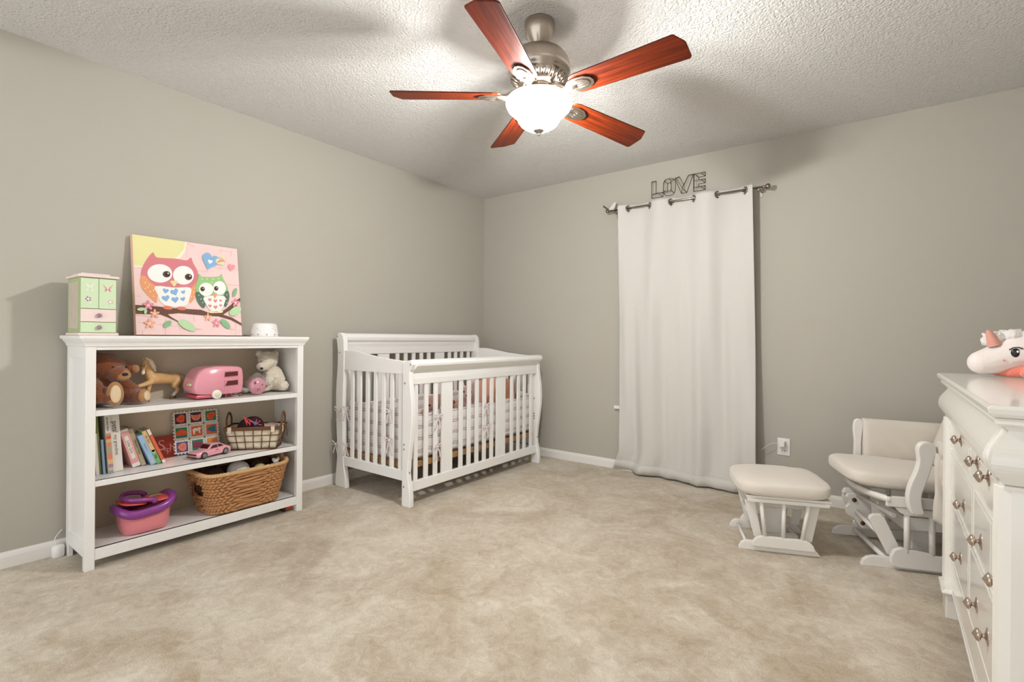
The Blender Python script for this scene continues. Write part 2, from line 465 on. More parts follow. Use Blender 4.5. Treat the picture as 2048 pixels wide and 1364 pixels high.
CX0, CX1 = 1.482, 2.470
GR = [1.562, 1.734, 1.902, 2.068, 2.237, 2.418]
def fold(x):
    # + towards the wall between grommets 0-1, 2-3, 4-5 ; towards the room elsewhere
    ks = [CX0 - 0.09] + GR + [CX1 + 0.12]
    for i in range(len(ks) - 1):
        if ks[i] <= x <= ks[i + 1]:
            return (1 if i % 2 == 1 else -1) * math.sin(PI * (x - ks[i]) / (ks[i + 1] - ks[i]))
    return 0
def curtain_pt(u, v):
    z = 2.128 * (1 - v) + 0.012 * v
    w = v * v * (3 - 2 * v)
    x0 = CX0 - 0.0 * v + 0.006 * v - 0.055 * max(0, (v - 0.93) / 0.07)
    x1 = CX1 + 0.045 * v
    x = x0 + (x1 - x0) * u
    xt = CX0 + (CX1 - CX0) * u
    top = 0.032 * fold(xt)
    low = 0.020 * math.sin(xt * 17 + 0.7 * math.sin(3 * v)) + 0.012 * math.sin(xt * 31 + v * 2.2) + 0.006 * math.sin(xt * 57 - 3 * v)
    k = min(1, v * 2.2)
    y = RY + top * (1 - k) + low * k * (0.55 + 0.6 * v)
    # near the floor the cloth is pushed out towards the right and drawn to the wall at the left
    y += (-0.055 * u + 0.035 * (1 - u)) * max(0, (v - 0.55) / 0.45) ** 1.3
    # diagonal creases at the foot
    f = max(0, (v - 0.72) / 0.28)
    y += f * 0.012 * math.sin((u * 9 - (1 - v) * 6) * 2.4)
    if z > 2.10: y = RY + top
    return Vector((x, min(y, -0.018), z))
cu = thing('curtain', (1.98, -0.08, 0.012), 'long cream grommet curtain panel hanging from the steel rod to the carpet', 'curtain')
NU, NV = 150, 110
cm = MB(); bmv = {}
gz = 2.098
def cpt(i, j): return curtain_pt(i / NU, j / NV)
cm.grid(cpt, NU, NV)
# cut out the grommet holes: drop faces close to the hole centres
dead = []
for f in cm.bm.faces:
    q = f.calc_center_median()
    for g in GR:
        if (q.x - g) ** 2 + (q.z - gz) ** 2 < 0.019 ** 2: dead.append(f); break
bmesh.ops.delete(cm.bm, geom=dead, context='FACES')
cm.build('fabric', M_canvasf, cu, solid=0.0025)
hm = MB()
hm.grid(lambda i, j: curtain_pt(i / NU, 0.965 + 0.0345 * j / 2) + Vector((0, -0.0035, 0)), NU, 2)
hm.build('hem', M_canvasf, cu, solid=0.002)
for i, g in enumerate(GR):
    d = 1 if i % 2 == 0 else -1
    nrm = Vector((0.98 * d, -1, 0)).normalized()
    t = Vector((-nrm.y, nrm.x, 0))
    cc = Vector((g, RY, gz))
    gm = MB()
    gm.tube([cc + (t * math.cos(a) + Vector((0, 0, 1)) * math.sin(a)) * 0.0215 for a in [2 * PI * k / 28 for k in range(28)]], 0.0045, 8, closed=True)
    gm.lathe([(0.0155, -0.002), (0.021, -0.0035), (0.026, 0), (0.021, 0.0035), (0.0155, 0.002)], cc, nrm, 28)
    gm.build('grommet', M_rod, cu)

# wire LOVE
love = thing('wire_word_sign', (1.92, -0.02, 2.165), 'bronze wire letters spelling LOVE on the wall above the curtain', 'wall decoration')
WR = 0.0021
def wire_letter(name, outline, ridges, links, dep=0.05):
    """outline: closed back loops at the wall; ridges: loops/paths at the front; links: joins back -> front"""
    m = MB()
    for lp in outline:
        n = len(lp)
        for i in range(n): m.tube([(lp[i][0], -0.006, lp[i][1]), (lp[(i + 1) % n][0], -0.006, lp[(i + 1) % n][1])], WR, 6)
    for rg in ridges:
        for a, b in zip(rg, rg[1:]): m.tube([(a[0], -dep, a[1]), (b[0], -dep, b[1])], WR, 6)
    for (a, b) in links: m.tube([(a[0], -0.006, a[1]), (b[0], -dep, b[1])], WR, 6)
    m.build(name, M_wire, love)
zb, zt = 2.170, 2.300
wire_letter('letter_l', [[(1.722, zb), (1.812, zb), (1.812, zb + .034), (1.757, zb + .034), (1.757, zt), (1.722, zt)]],
            [[(1.739, zt - .02), (1.739, zb + .017), (1.79, zb + .017)]],
            [((1.722, zt), (1.739, zt - .02)), ((1.757, zt), (1.739, zt - .02)), ((1.722, zb), (1.739, zb + .017)), ((1.757, zb + .034), (1.739, zb + .017)), ((1.812, zb), (1.79, zb + .017)), ((1.812, zb + .034), (1.79, zb + .017))])
oc = lambda cx, w, h, n=16: [(cx + w * math.copysign(abs(math.cos(2 * PI * k / n)) ** 0.7, math.cos(2 * PI * k / n)), (zb + zt) / 2 + h * math.copysign(abs(math.sin(2 * PI * k / n)) ** 0.7, math.sin(2 * PI * k / n))) for k in range(n)]
o1, o2, o3 = oc(1.862, .048, .066), oc(1.862, .015, .034, 16), oc(1.862, .031, .05)
wire_letter('letter_o', [o1, o2], [o3 + [o3[0]]], [(o1[k], o3[k]) for k in (2, 6, 10, 14)] + [(o2[k], o3[k]) for k in (2, 6, 10, 14)])
wire_letter('letter_v', [[(1.905, zt - .008), (1.938, zt), (1.973, zb + .06), (2.008, zt), (2.042, zt), (1.995, zb), (1.955, zb)]],
            [[(1.926, zt - .018), (1.974, zb + .028), (2.022, zt - .014)]],
            [((1.905, zt - .008), (1.926, zt - .018)), ((1.938, zt), (1.926, zt - .018)), ((2.008, zt), (2.022, zt - .014)), ((2.042, zt), (2.022, zt - .014)), ((1.955, zb), (1.974, zb + .028)), ((1.995, zb), (1.974, zb + .028)), ((1.973, zb + .06), (1.974, zb + .028))])
ex = [(2.045, zb), (2.13, zb), (2.13, zb + .03), (2.082, zb + .03), (2.082, zb + .05), (2.13, zb + .05), (2.13, zb + .08), (2.082, zb + .08), (2.082, zt - .03), (2.13, zt - .03), (2.13, zt), (2.045, zt)]
wire_letter('letter_e', [ex], [[(2.11, zb + .015), (2.063, zb + .015), (2.063, zt - .015), (2.11, zt - .015)], [(2.063, zb + .065), (2.11, zb + .065)]],
            [(ex[0], (2.063, zb + .015)), (ex[11], (2.063, zt - .015)), (ex[1], (2.11, zb + .015)), (ex[2], (2.11, zb + .015)), (ex[9], (2.11, zt - .015)), (ex[10], (2.11, zt - .015)), (ex[5], (2.11, zb + .065)), (ex[6], (2.11, zb + .065)), (ex[3], (2.063, zb + .015)), (ex[8], (2.063, zt - .015))])

# folded paper butterfly clipped at the left end of the rod, with its string
pb = thing('paper_butterfly', (1.405, -0.085, 2.11), 'folded white paper butterfly with a string on the curtain rod\'s left end', 'ornament')
M_paper = mat('white_paper', '#e9e6e1', 0.8)
M_paperb = mat('brown_paper_back', '#5b4334', 0.8)
w1 = MB(); w1.faces([Vector(v) for v in ((1.40, -0.095, 2.112), (1.425, -0.06, 2.175), (1.455, -0.08, 2.165), (1.452, -0.1, 2.115))], [(0, 1, 2), (0, 2, 3)]).build('wing', M_paper, pb, solid=0.002)
w2 = MB(); w2.faces([Vector(v) for v in ((1.40, -0.092, 2.112), (1.362, -0.12, 2.13), (1.335, -0.07, 2.16), (1.365, -0.05, 2.125))], [(0, 1, 2), (0, 2, 3)]).build('wing', M_paperb, pb, solid=0.002)
MB().tube([(1.40, -0.09, 2.108), (1.425, -0.095, 2.108), (1.445, -0.093, 2.11)], 0.004, 8).build('body', M_paper, pb)
MB().tube([(1.458, -0.092, 2.085), (1.460, -0.075, 2.02), (1.466, -0.05, 1.9), (1.478, -0.045, 1.75)], 0.0012, 6).build('string', M_canvasf, pb)

# outlet with plug
ot = thing('wall_outlet', (2.657, 0, 0.345), 'white wall outlet plate low on the back wall right of the curtain', 'outlet')
MB().box(2.619, 2.695, -0.006, 0, 0.287, 0.402).build('cover_plate', M_plastic, ot, bevel=0.002)
MB().box(2.64, 2.674, -0.009, -0.006, 0.302, 0.335).box(2.64, 2.674, -0.009, -0.006, 0.352, 0.386).build('socket', M_trim, ot, bevel=0.001)
M_slit = mat('socket_slot', '#55504a', 0.6)
MB().box(2.648, 2.651, -0.0095, -0.0088, 0.312, 0.326).box(2.663, 2.666, -0.0095, -0.0088, 0.312, 0.326).build('slot', M_slit, ot)
pg = thing('plug_adapter', (2.652, -0.03, 0.365), 'white plug adapter in the wall outlet, its thin cord leading behind the curtain', 'plug')
MB().box(2.634, 2.668, -0.052, -0.0096, 0.350, 0.384).build('adapter_body', M_plastic, pg, bevel=0.003)
MB().tube(smooth_poly([(2.634, -0.045, 0.366), (2.60, -0.055, 0.37), (2.56, -0.06, 0.345), (2.53, -0.05, 0.315), (2.49, -0.022, 0.30), (2.44, -0.012, 0.28)], 5, False), 0.0016, 6).build('cord', M_plastic, pg)

# ------------------------------------------------------------------ bookcase
Y0, Y1 = -3.161, -2.118
XB, XF = 0.035, 0.345
Z1, Z2, Z3 = 0.720, 0.400, 0.092
bc = thing('bookcase', (0.19, -2.64, 0), 'white open bookcase with three shelves of toys against the left wall', 'bookcase')
m = MB()
m.box(0.02, 0.366, Y0 - 0.026, Y1 + 0.026, 1.043, 1.06)
m.build('top', M_white, bc, bevel=0.004)
# cove moulding under the top: stack of rings
def rings(mb, lv, x0, x1, y0, y1, xback=None):
    """lv: list of (z, outward offset). x0 is the back (no offset)"""
    V = []
    for z, d in lv: V += [(x0, y0 - d, z), (x1 + d, y0 - d, z), (x1 + d, y1 + d, z), (x0, y1 + d, z)]
    F = []
    for i in range(len(lv) - 1):
        for k in range(4):
            a = i * 4 + k; b = i * 4 + (k + 1) % 4
            F.append((a, b, b + 4, a + 4))
    F.append((3, 2, 1, 0)); n = (len(lv) - 1) * 4; F.append((n, n + 1, n + 2, n + 3))
    mb.faces([Vector(v) for v in V], F)
    return mb
rings(MB(), [(1.008, 0.0), (1.012, 0.004), (1.018, 0.005), (1.026, 0.009), (1.034, 0.015), (1.04, 0.019), (1.043, 0.019)], 0.03, XF, Y0, Y1).build('crown_moulding', M_white, bc)
for (a, b) in ((Y0, Y0 + 0.037), (Y1 - 0.037, Y1)):
    MB().box(XF - 0.03, XF, a, b, 0, 1.008).build('front_post', M_white, bc, bevel=0.0015)
for (a, b, s_) in ((Y0, Y0 + 0.03, 1), (Y1 - 0.03, Y1, -1)):
    ya, yb = (a, a + 0.018) if s_ > 0 else (b - 0.018, b)
    pa, pb_ = (a + 0.006, a + 0.016) if s_ > 0 else (b - 0.016, b - 0.006)
    q = MB()
    q.box(XB, XB + 0.045, ya, yb, 0, 1.008)                 # back stile
    q.box(XB + 0.045, XF - 0.03, ya, yb, 0.06, 0.125)       # bottom rail
    q.box(XB + 0.045, XF - 0.03, ya, yb, 0.955, 1.008)      # top rail
    q.box(XB + 0.045, XF - 0.03, pa, pb_, 0.12, 0.96)
    q.build('side_panel', M_white, bc, bevel=0.0015)
MB().box(XB + 0.001, XB + 0.007, Y0 + 0.018, Y1 - 0.018, 0.05, 1.008).build('back_panel', mat('beige_shade_back_panel', '#cdbfa9', .5), bc)  # beige puts the warm shade inside the shelves into the panel colour
for z, t in ((Z1, 0.026), (Z2, 0.026)):
    MB().box(XB + 0.007, XF - 0.006, Y0 + 0.0185, Y1 - 0.0185, z - 0.018, z).box(XF - 0.022, XF - 0.003, Y0 + 0.0372, Y1 - 0.0372, z - t - 0.001, z).build('shelf', M_white, bc, bevel=0.0015)
MB().box(XB + 0.007, XF - 0.006, Y0 + 0.0185, Y1 - 0.0185, Z3 - 0.02, Z3).box(XF - 0.022, XF - 0.003, Y0 + 0.0372, Y1 - 0.0372, 0.041, Z3).build('bottom_shelf', M_white, bc, bevel=0.0015)
MB().box(XF - 0.022, XF - 0.003, Y0 + 0.037, Y1 - 0.037, 0.994, 1.008).build('top_rail', M_white, bc, bevel=0.0015)

# ------------------------------------------------------------------ crib
CY0, CY1, CXb, CXf = -1.70, -0.235, 0.06, 0.86
crib = thing('baby_crib', (0.45, -0.97, 0), 'white slatted sleigh crib with a tall curved back panel in the corner', 'crib')
T = 0.034
back_out = [(.061, 0), (.061, .05), (.068, .11), (.080, .20), (.078, .30), (.070, .42), (.062, .55), (.060, .65), (.068, .76), (.078, .86), (.080, .95), (.072, 1.01), (.062, 1.05), (.066, 1.078), (.088, 1.092), (.118, 1.090), (.142, 1.068), (.152, 1.03), (.155, .93), (.153, .80), (.147, .68), (.144, .58), (.148, .42), (.152, .25), (.155, .17), (.170, .11), (.182, .05), (.186, 0)]
front_out = [(.770, 0), (.846, 0), (.847, .05), (.842, .11), (.828, .17), (.823, .22), (.828, .29), (.845, .40), (.858, .50), (.861, .58), (.857, .66), (.845, .74), (.836, .80), (.836, .85), (.850, .875), (.862, .893), (.858, .912), (.842, .921), (.82, .918), (.770, .905)]
def side_curve(mb, y0, y1):
    arch = [(.150, .829), (.150, .967), (.22, .970), (.29, .965), (.38, .951), (.50, .933), (.64, .921), (.772, .912), (.772, .830)]
    mb.prism(arch, y0 + 0.005, y1 - 0.005, 'y')
for (a, b) in ((CY0, CY0 + T), (CY1 - T, CY1)):
    MB().prism(smooth_poly(back_out, 3)[:-6] if False else back_out, a, b, 'y').build('back_post', M_crib, crib, bevel=0.005, bseg=3, angle=50)
    MB().prism(front_out, a, b, 'y').build('front_post', M_crib, crib, bevel=0.005, bseg=3, angle=50)
    q = MB(); side_curve(q, a, b); q.build('side_panel', M_crib, crib, bevel=0.003)
    MB().box(.155, .770, a + 0.005, b - 0.005, .157, .222).build('side_rail', M_crib, crib, bevel=0.003)
    for k in range(7):
        x = .237 + .0835 * k
        MB().box(x - .0165, x + .0165, a + 0.01, a + 0.024, .221, .83).build('slat', M_crib, crib, bevel=0.0025)
# back (headboard) panel, along the wall
def along(mb, prof, y0, y1): return mb.prism(prof, y0, y1, 'y')
YB0, YB1 = CY0 + T - 0.004, CY1 - T + 0.004
along(MB(), [(.085, .936), (.112, .936), (.116, .99), (.124, 1.018), (.119, 1.0185), (.118, 1.023), (.126, 1.026), (.138, 1.04), (.142, 1.06), (.132, 1.080), (.112, 1.0885), (.09, 1.086), (.078, 1.07), (.078, 1.03), (.084, .99)], YB0, YB1).build('headboard_panel', M_crib, crib, bevel=0.002, angle=60)
along(MB(), [(.085, .15), (.112, .15), (.112, .222), (.085, .222)], YB0, YB1).build('back_rail', M_crib, crib, bevel=0.003)
def ys(starts): return starts
bs = [(-1.64, .033), (-1.55, .033), (-1.465, .033), (-1.365, .11), (-1.19, .035), (-1.105, .035), (-1.02, .035), (-.935, .035), (-.85, .035), (-.76, .11), (-.60, .035), (-.52, .035), (-.44, .035), (-.35, .035)]
for y, w in bs:
    MB().box(.092, .105, y, y + w, .221, .937).build('slat', M_crib, crib, bevel=0.002)
# front panel
along(MB(), [(.800, .765), (.826, .765), (.829, .80), (.826, .845), (.835, .858), (.858, .868), (.874, .884), (.876, .898), (.866, .912), (.846, .921), (.82, .922), (.802, .913), (.798, .89), (.80, .85)], YB0, YB1).build('front_top_rail', M_crib, crib, bevel=0.002, angle=60)
along(MB(), [(.800, .09), (.826, .09), (.826, .153), (.800, .153)], YB0, YB1).build('front_bottom_rail', M_crib, crib, bevel=0.003)
fs = [(-1.642, .031), (-1.554, .034), (-1.469, .034), (-1.397, .105), (-1.222, .035), (-1.137, .035), (-1.051, .035), (-.966, .035), (-.880, .035), (-.806, .11), (-.625, .033), (-.535, .033), (-.450, .033), (-.355, .033)]
for y, w in fs:
    MB().box(.806, .820, y, y + w, .152, .766).build('slat', M_crib, crib, bevel=0.002)
# bolts
def bolt(x, y, z, ax):
    MB().lathe([(0.0001, 0.0015), (0.0055, 0.0015), (0.0065, 0), (0.0065, -0.002)], (x, y, z), ax, 14).build('bolt', M_knob, crib)
NY = Vector((0, -1, 0)); PX = Vector((1, 0, 0))
for (x, z) in ((.075, 1.066), (.105, .95), (.845, .893), (.795, .775), (.79, .125), (.79, .39), (.79, .36)): bolt(x, CY0 - 0.0005, z, NY)
bolt(.8375, CY0 + T / 2, .855, PX); bolt(.826, CY0 + T / 2, .215, PX); bolt(.824, CY1 - T / 2, .22, PX); bolt(.838, CY1 - T / 2, .855, PX)
for z in (.55, .42, .40, .38): bolt(.80, CY1 - T - 0.0005, z, NY)
# mattress support
M_frame = wood_mat('support_wood', '#97724c', '#c29c6c', 1, 0.6, 0)
q = MB()
q.box(.13, .155, YB0 + .01, YB1 - .01, .225, .262).box(.765, .79, YB0 + .01, YB1 - .01, .225, .262)
q.box(.155, .765, YB0 + .01, YB0 + .035, .225, .262).box(.155, .765, YB1 - .035, YB1 - .01, .225, .262)
for k in range(9):
    y = YB0 + .12 + k * .148; q.box(.155, .765, y, y + .06, .235, .25)
q.build('mattress_support', M_frame, crib, bevel=0.002)
M_sheet = mat('pink_white_sheet', '#e9dbd8', 0.9, bump=0.1, bscale=25, sheen=0.2)
mt = thing('crib_mattress', (0.46, -0.97, 0.262), 'pale crib mattress with a fitted sheet inside the white crib', 'mattress')
MB().box(.150, .752, YB0 + .046, YB1 - .046, .2625, .40).build('mattress_body', M_sheet, mt, bevel=0.025, bseg=4)
# padded bumper with stripes
M_bump = bpy.data.materials.new('striped_bumper_fabric'); M_bump.use_nodes = True
nt = M_bump.node_tree; b = nt.nodes['Principled BSDF']; L = nt.links.new
b.inputs['Roughness'].default_value = 0.95; b.inputs['Sheen Weight'].default_value = 0.2
tc = nt.nodes.new('ShaderNodeTexCoord'); sx = nt.nodes.new('ShaderNodeSeparateXYZ'); nz = nt.nodes.new('ShaderNodeTexNoise'); nz.inputs['Scale'].default_value = 9
L(tc.outputs['Object'], nz.inputs['Vector']); L(tc.outputs['Object'], sx.inputs[0])
ma = nt.nodes.new('ShaderNodeMath'); ma.operation = 'MULTIPLY_ADD'; ma.inputs[1].default_value = 0.03
L(nz.outputs['Fac'], ma.inputs[0]); L(sx.outputs['Z'], ma.inputs[2])
mo = nt.nodes.new('ShaderNodeMath'); mo.operation = 'MODULO'; mo.inputs[1].default_value = 0.078
L(ma.outputs[0], mo.inputs[0])
cr = nt.nodes.new('ShaderNodeValToRGB'); cr.color_ramp.interpolation = 'LINEAR'
L(mo.outputs[0], cr.inputs[0])
e = cr.color_ramp.elements
e[0].position = 0; e[0].color = hexc('#ece8e4'); e[1].position = 1; e[1].color = hexc('#ece8e4')
for p_, c_ in ((.020, '#ece8e4'), (.022, '#8f8c8c'), (.026, '#8f8c8c'), (.028, '#e8e2de'), (.034, '#e8e2de'), (.036, '#a19c9a'), (.039, '#a19c9a'), (.041, '#ebdfdc'), (.062, '#ebdfdc'), (.066, '#ece8e4')):
    x = e.new(p_); x.color = hexc(c_)
L(cr.outputs[0], b.inputs['Base Color'])
bmp = nt.nodes.new('ShaderNodeBump'); bmp.inputs['Strength'].default_value = 0.5; bmp.inputs['Distance'].default_value = 0.02
nz2 = nt.nodes.new('ShaderNodeTexNoise'); nz2.inputs['Scale'].default_value = 22; nz2.inputs['Distortion'].default_value = 1.5
L(tc.outputs['Object'], nz2.inputs['Vector']); L(nz2.outputs['Fac'], bmp.inputs['Height']); L(bmp.outputs['Normal'], b.inputs['Normal'])
bp = thing('crib_bumper', (0.46, -0.97, 0.40), 'white padded crib bumper with grey stripes and tied bows behind the crib slats', 'crib bumper')
def pad(p0, p1, z0, z1, th, nrm, seed):
    """quilted panel between two floor points"""
    p0 = Vector(p0); p1 = Vector(p1); n = 64; nv = 14; nrm = Vector(nrm)
    q = MB()
    def P(i, j):
        a = 2 * PI * j / nv
        u = i / n
        p = p0.lerp(p1, u)
        puff = 0.75 + 0.25 * math.sin(u * PI * 9 + seed) ** 2
        endt = min(1, (math.sin(PI * u) * 9) ** 0.5 if 0 < u < 1 else 0)
        zc, zh = (z0 + z1) / 2, (z1 - z0) / 2
        ca, sa = math.cos(a), math.sin(a)
        off = th / 2 * math.copysign(abs(ca) ** 0.55, ca) * puff * (0.25 + 0.75 * endt)
        zz = zc + zh * math.copysign(abs(sa) ** 0.55, sa) + 0.008 * math.sin(u * 23 + seed) * (1 if sa > 0 else 0.3)
        return Vector((p.x, p.y, 0)) + nrm * off + Vector((0, 0, zz))
    q.grid(P, n, nv)
    return q
xi0, xi1, yi0, yi1 = .128, .772, YB0 + .028, YB1 - .028
def ribbon(name, x, y, z, ax, s_=1.0, par=None, seed=0):
    """a tied bow facing along ax, with two drooping tails"""
    rnd = random.Random(seed)
    side = Vector((0, 1, 0)) if abs(ax[0]) > .5 else Vector((1, 0, 0))
    ax = Vector(ax); U = Vector((0, 0, 1)); q = MB(); c_ = Vector((x, y, z)) + ax * 0.004
    for sgn in (-1, 1):
        w = 0.030 * s_
        lp = [c_, c_ + side * sgn * w * .6 + U * .014 + ax * .008, c_ + side * sgn * w * 1.2 + U * (.010 + .01 * rnd.random()) + ax * .010, c_ + side * sgn * w * 1.1 - U * .004 + ax * .006, c_]
        P = smooth_poly(lp, 4, False)
        q.grid(lambda i, j: P[i] + U * (j - .5) * .011 * math.sin(PI * min(1, (i + 1) / (len(P))) * .9 + .2), len(P) - 1, 1)
        tl = smooth_poly([c_, c_ + side * sgn * .012 - U * .03 + ax * .006, c_ + side * sgn * (.02 + .012 * rnd.random()) - U * (.065 + .03 * rnd.random()) + ax * .004], 5, False)
        q.grid(lambda i, j: tl[i] + side * (j - .5) * (.006 + .010 * i / len(tl)), len(tl) - 1, 1)
    q.ell(c_ + ax * .004, .007, seg=10, rings=6)
    return q.build(name, M_sheet, par, solid=0.0015)
pad((xi0, yi0, 0), (xi1, yi0, 0), .265, .605, .022, (0, 1, 0), 0.4).build('bumper_panel', M_bump, bp)
pad((xi0, yi1, 0), (xi1, yi1, 0), .265, .60, .022, (0, 1, 0), 1.4).build('bumper_panel', M_bump, bp)
pad((xi0, yi0 + .012, 0), (xi0, yi1 - .012, 0), .30, .59, .022, (1, 0, 0), 2.2).build('bumper_panel', M_bump, bp)
pad((xi1 + .008, yi0 + .012, 0), (xi1 + .008, yi1 - .012, 0), .285, .572, .022, (1, 0, 0), 3.1).build('bumper_panel', M_bump, bp)
for i, (x, y, z, ax, s_) in enumerate(((.115, CY0 - .002, .545, (0, -1, 0), 1.2), (.20, CY0 - .002, .56, (0, -1, 0), .8), (.08, CY0 - .002, .30, (0, -1, 0), 1.0), (.20, CY0 - .002, .305, (0, -1, 0), .7), (.655, CY0 - .002, .585, (0, -1, 0), .6), (.66, CY0 - .002, .40, (0, -1, 0), 1.1),
                                (.824, -1.445, .535, (1, 0, 0), 1.1), (.824, -1.445, .34, (1, 0, 0), .8), (.824, -.94, .56, (1, 0, 0), .8), (.824, -.94, .40, (1, 0, 0), 1.3))):
    ribbon('bow', x, y, z, ax, s_, bp, i)

# soft toys in the crib
M_pinkpl = mat('pink_plush', '#e7b7ab', 0.95, bump=0.5, bscale=120, sheen=0.5)
M_pinkl = mat('light_pink_plush', '#edc9c6', 0.95, bump=0.5, bscale=120, sheen=0.5)
M_peach = mat('peach_blanket', '#e0a68d', 0.95, bump=0.25, bscale=40, sheen=0.4)
M_orange = mat('orange_plush', '#c4713a', 0.95, bump=0.5, bscale=120, sheen=0.4)
def plush(name, loc, rz, label, mbody, mface, s_=1.0, ears='round', cat='soft toy', sit=True, group=None):
    t = thing(name, loc, label, cat, group, rz)
    q = MB()
    q.ell((0, 0, .07 * s_), (.055 * s_, .06 * s_, .07 * s_))
    q.ell((.01 * s_, 0, .165 * s_), (.052 * s_, .056 * s_, .05 * s_))
    q.ell((.05 * s_, 0, .155 * s_), (.028 * s_, .03 * s_, .024 * s_))
    for sg in (-1, 1):
        q.chain([(.0, .05 * sg * s_, .11 * s_), (.05 * s_, .075 * sg * s_, .07 * s_)], [.022 * s_, .02 * s_])
        q.chain([(.03 * s_, .045 * sg * s_, .03 * s_), (.10 * s_, .06 * sg * s_, .028 * s_)], [.028 * s_, .025 * s_])
        if ears == 'round': q.ell((0, .045 * sg * s_, .205 * s_), (.01 * s_, .022 * s_, .022 * s_))
        else: q.chain([(0, .03 * sg * s_, .20 * s_), (-.01 * s_, .045 * sg * s_, .26 * s_)], [.016 * s_, .012 * s_])
    q.build('body', mbody, t, voxel=.005, smooth_it=3, world=False)
    f = MB()
    f.ell((.079 * s_, 0, .162 * s_), (.006 * s_, .009 * s_, .006 * s_)).build('nose', mface, t, world=False)
    for sg in (-1, 1): MB().ell((.056 * s_, .021 * sg * s_, .182 * s_), .0055 * s_, seg=10, rings=8).build('eye', mface, t, world=False)
    return t
CG = 'stuffed animals in the crib'
plush('stuffed_bear', (.58, -1.25, .402), R(-60), 'small pink stuffed animal sitting behind the crib slats near the wide slat', M_pinkpl, M_black, 1.12, group=CG)
plush('stuffed_rabbit', (.55, -.84, .402), R(-50), 'light pink stuffed rabbit with tall ears sitting in the middle of the crib', M_pinkl, M_black, 1.32, 'tall', group=CG)
plush('stuffed_animal', (.565, -1.075, .402), R(-40), 'small orange stuffed animal leaning beside the pink rabbit in the crib', M_orange, M_black, .84, group=CG)
t = thing('pink_cushion', (.5, -.40, .402), 'large peach pink cushion standing against the far end of the crib', 'cushion')
q = MB()
def cus(i, j):
    a = 2 * PI * i / 40; v = -PI / 2 + PI * j / 16
    ca, sa = math.cos(a), math.sin(a)
    X = .20 * math.copysign(abs(ca) ** .45, ca) * math.cos(v) ** .35 if abs(math.cos(v)) > 1e-6 else 0
    Z = .155 * math.copysign(abs(sa) ** .45, sa) * math.cos(v) ** .35 if abs(math.cos(v)) > 1e-6 else 0
    return Vector((.47 + X, -.385 + .055 * math.sin(v) + .02 * sa, .56 + Z))
q.grid(cus, 40, 16, closed_u=True).build('cushion_body', M_peach, t)
t = thing('folded_blanket', (.35, -.75, .402), 'folded peach blanket lying in the crib behind the stuffed rabbit', 'blanket')
for k in range(3): MB().box(.22 + .004 * k, .50 - .006 * k, -.72 + .005 * k, -.50, .402 + .035 * k, .436 + .035 * k).build('fold', M_peach, t, bevel=.015, bseg=4)

# ------------------------------------------------------------------ dresser
DX, DXb = 3.418, 3.92
DYf, DYn = -1.14, -2.37
dr = thing('dresser', (3.66, -1.75, 0), 'glossy white chest of drawers with pewter knobs at the right edge', 'dresser')
rings(MB(), [(.912, .030), (.916, .041), (.93, .044), (.935, .040)], DX, DXb, DYf * 0 + DYn, DYf) if False else None
def drings(lv, y0, y1, x1=DX, xb=DXb, mb=None):
    mb = mb or MB()
    V = []
    for z, d in lv: V += [(xb, y0 - d, z), (x1 - d, y0 - d, z), (x1 - d, y1 + d, z), (xb, y1 + d, z)]
    F = []
    for i in range(len(lv) - 1):
        for k in range(4):
            a = i * 4 + k; b_ = i * 4 + (k + 1) % 4
            F.append((a, a + 4, b_ + 4, b_))
    F.append((0, 1, 2, 3)); n = (len(lv) - 1) * 4; F.append((n + 3, n + 2, n + 1, n))
    mb.faces([Vector(v) for v in V], F)
    return mb
drings([(.908, .022), (.912, .034), (.918, .040), (.929, .042), (.935, .036)], DYn, DYf).build('top', M_dress, dr, bevel=.0015)
og = []
for k in range(15):
    t_ = k / 14
    z = .772 + t_ * .118
    d = .016 + .016 * math.sin(t_ * PI * 1.55 - .35) + .004
    og.append((z, d if t_ < .98 else .012))
drings([(.758, .002), (.760, .012), (.768, .013), (.771, .004)] + og + [(.892, .022), (.897, .030), (.903, .030), (.908, .024)], DYn, DYf).build('frieze', M_dress, dr)
drings([(z, d + .005) for z, d in og], DYn + .07, DYf - .07).build('frieze_drawer', M_dress, dr)
MB().box(DX, DXb, DYn, DYf, .10, .765).build('body', M_dress, dr)
# rounded corner pilasters
for y0_ in (DYn - .004, DYf - .052):
    MB().prism([(DXb - .48, y0_), (DX, y0_ + .002), (DX - .018, y0_ + .012), (DX - .024, y0_ + .03), (DX - .018, y0_ + .047), (DX, y0_ + .056), (DXb - .48, y0_ + .056)], .112, .764, 'z', smooth=False).build('pilaster', M_dress, dr, bevel=.003, bseg=3, angle=50)
MB().box(DX - .004, DX, DYn + .13, DYf - .13, .100, .112).box(DX - .004, DX, DYn + .055, DYf - .055, .226, .238).build('base_moulding', M_dress, dr, bevel=.0018)
for (ya, yb) in ((DYf - .125, DYf), (DYn, DYn + .125)):
    MB().box(DX - .020, DX + .05, ya, yb, 0, .0985).build('foot', M_dress, dr, bevel=.003)
    drings([(.088, .002), (.093, .010), (.100, .013), (.107, .010), (.113, .001)], ya, yb, x1=DX - .020, xb=DX + .05).build('foot_moulding', M_dress, dr)
for (ya, yb) in ((DYf - .05, DYf), (DYn, DYn + .05)):
    MB().box(DXb - .05, DXb, ya, yb, 0, .0995).build('foot', M_dress, dr, bevel=.002)
def knob(y, z, par):
    MB().lathe([(.0001, 0), (.0215, 0), (.0215, .0012), (.012, .004), (.0055, .006), (.0048, .011), (.008, .0125), (.0135, .0145), (.0155, .0175), (.0145, .021), (.010, .0245), (.0045, .0272), (.002, .0292), (.0001, .0295)], (DX - .005, y, z), Vector((-1, 0, 0)), 28).build('knob', M_knob, par)
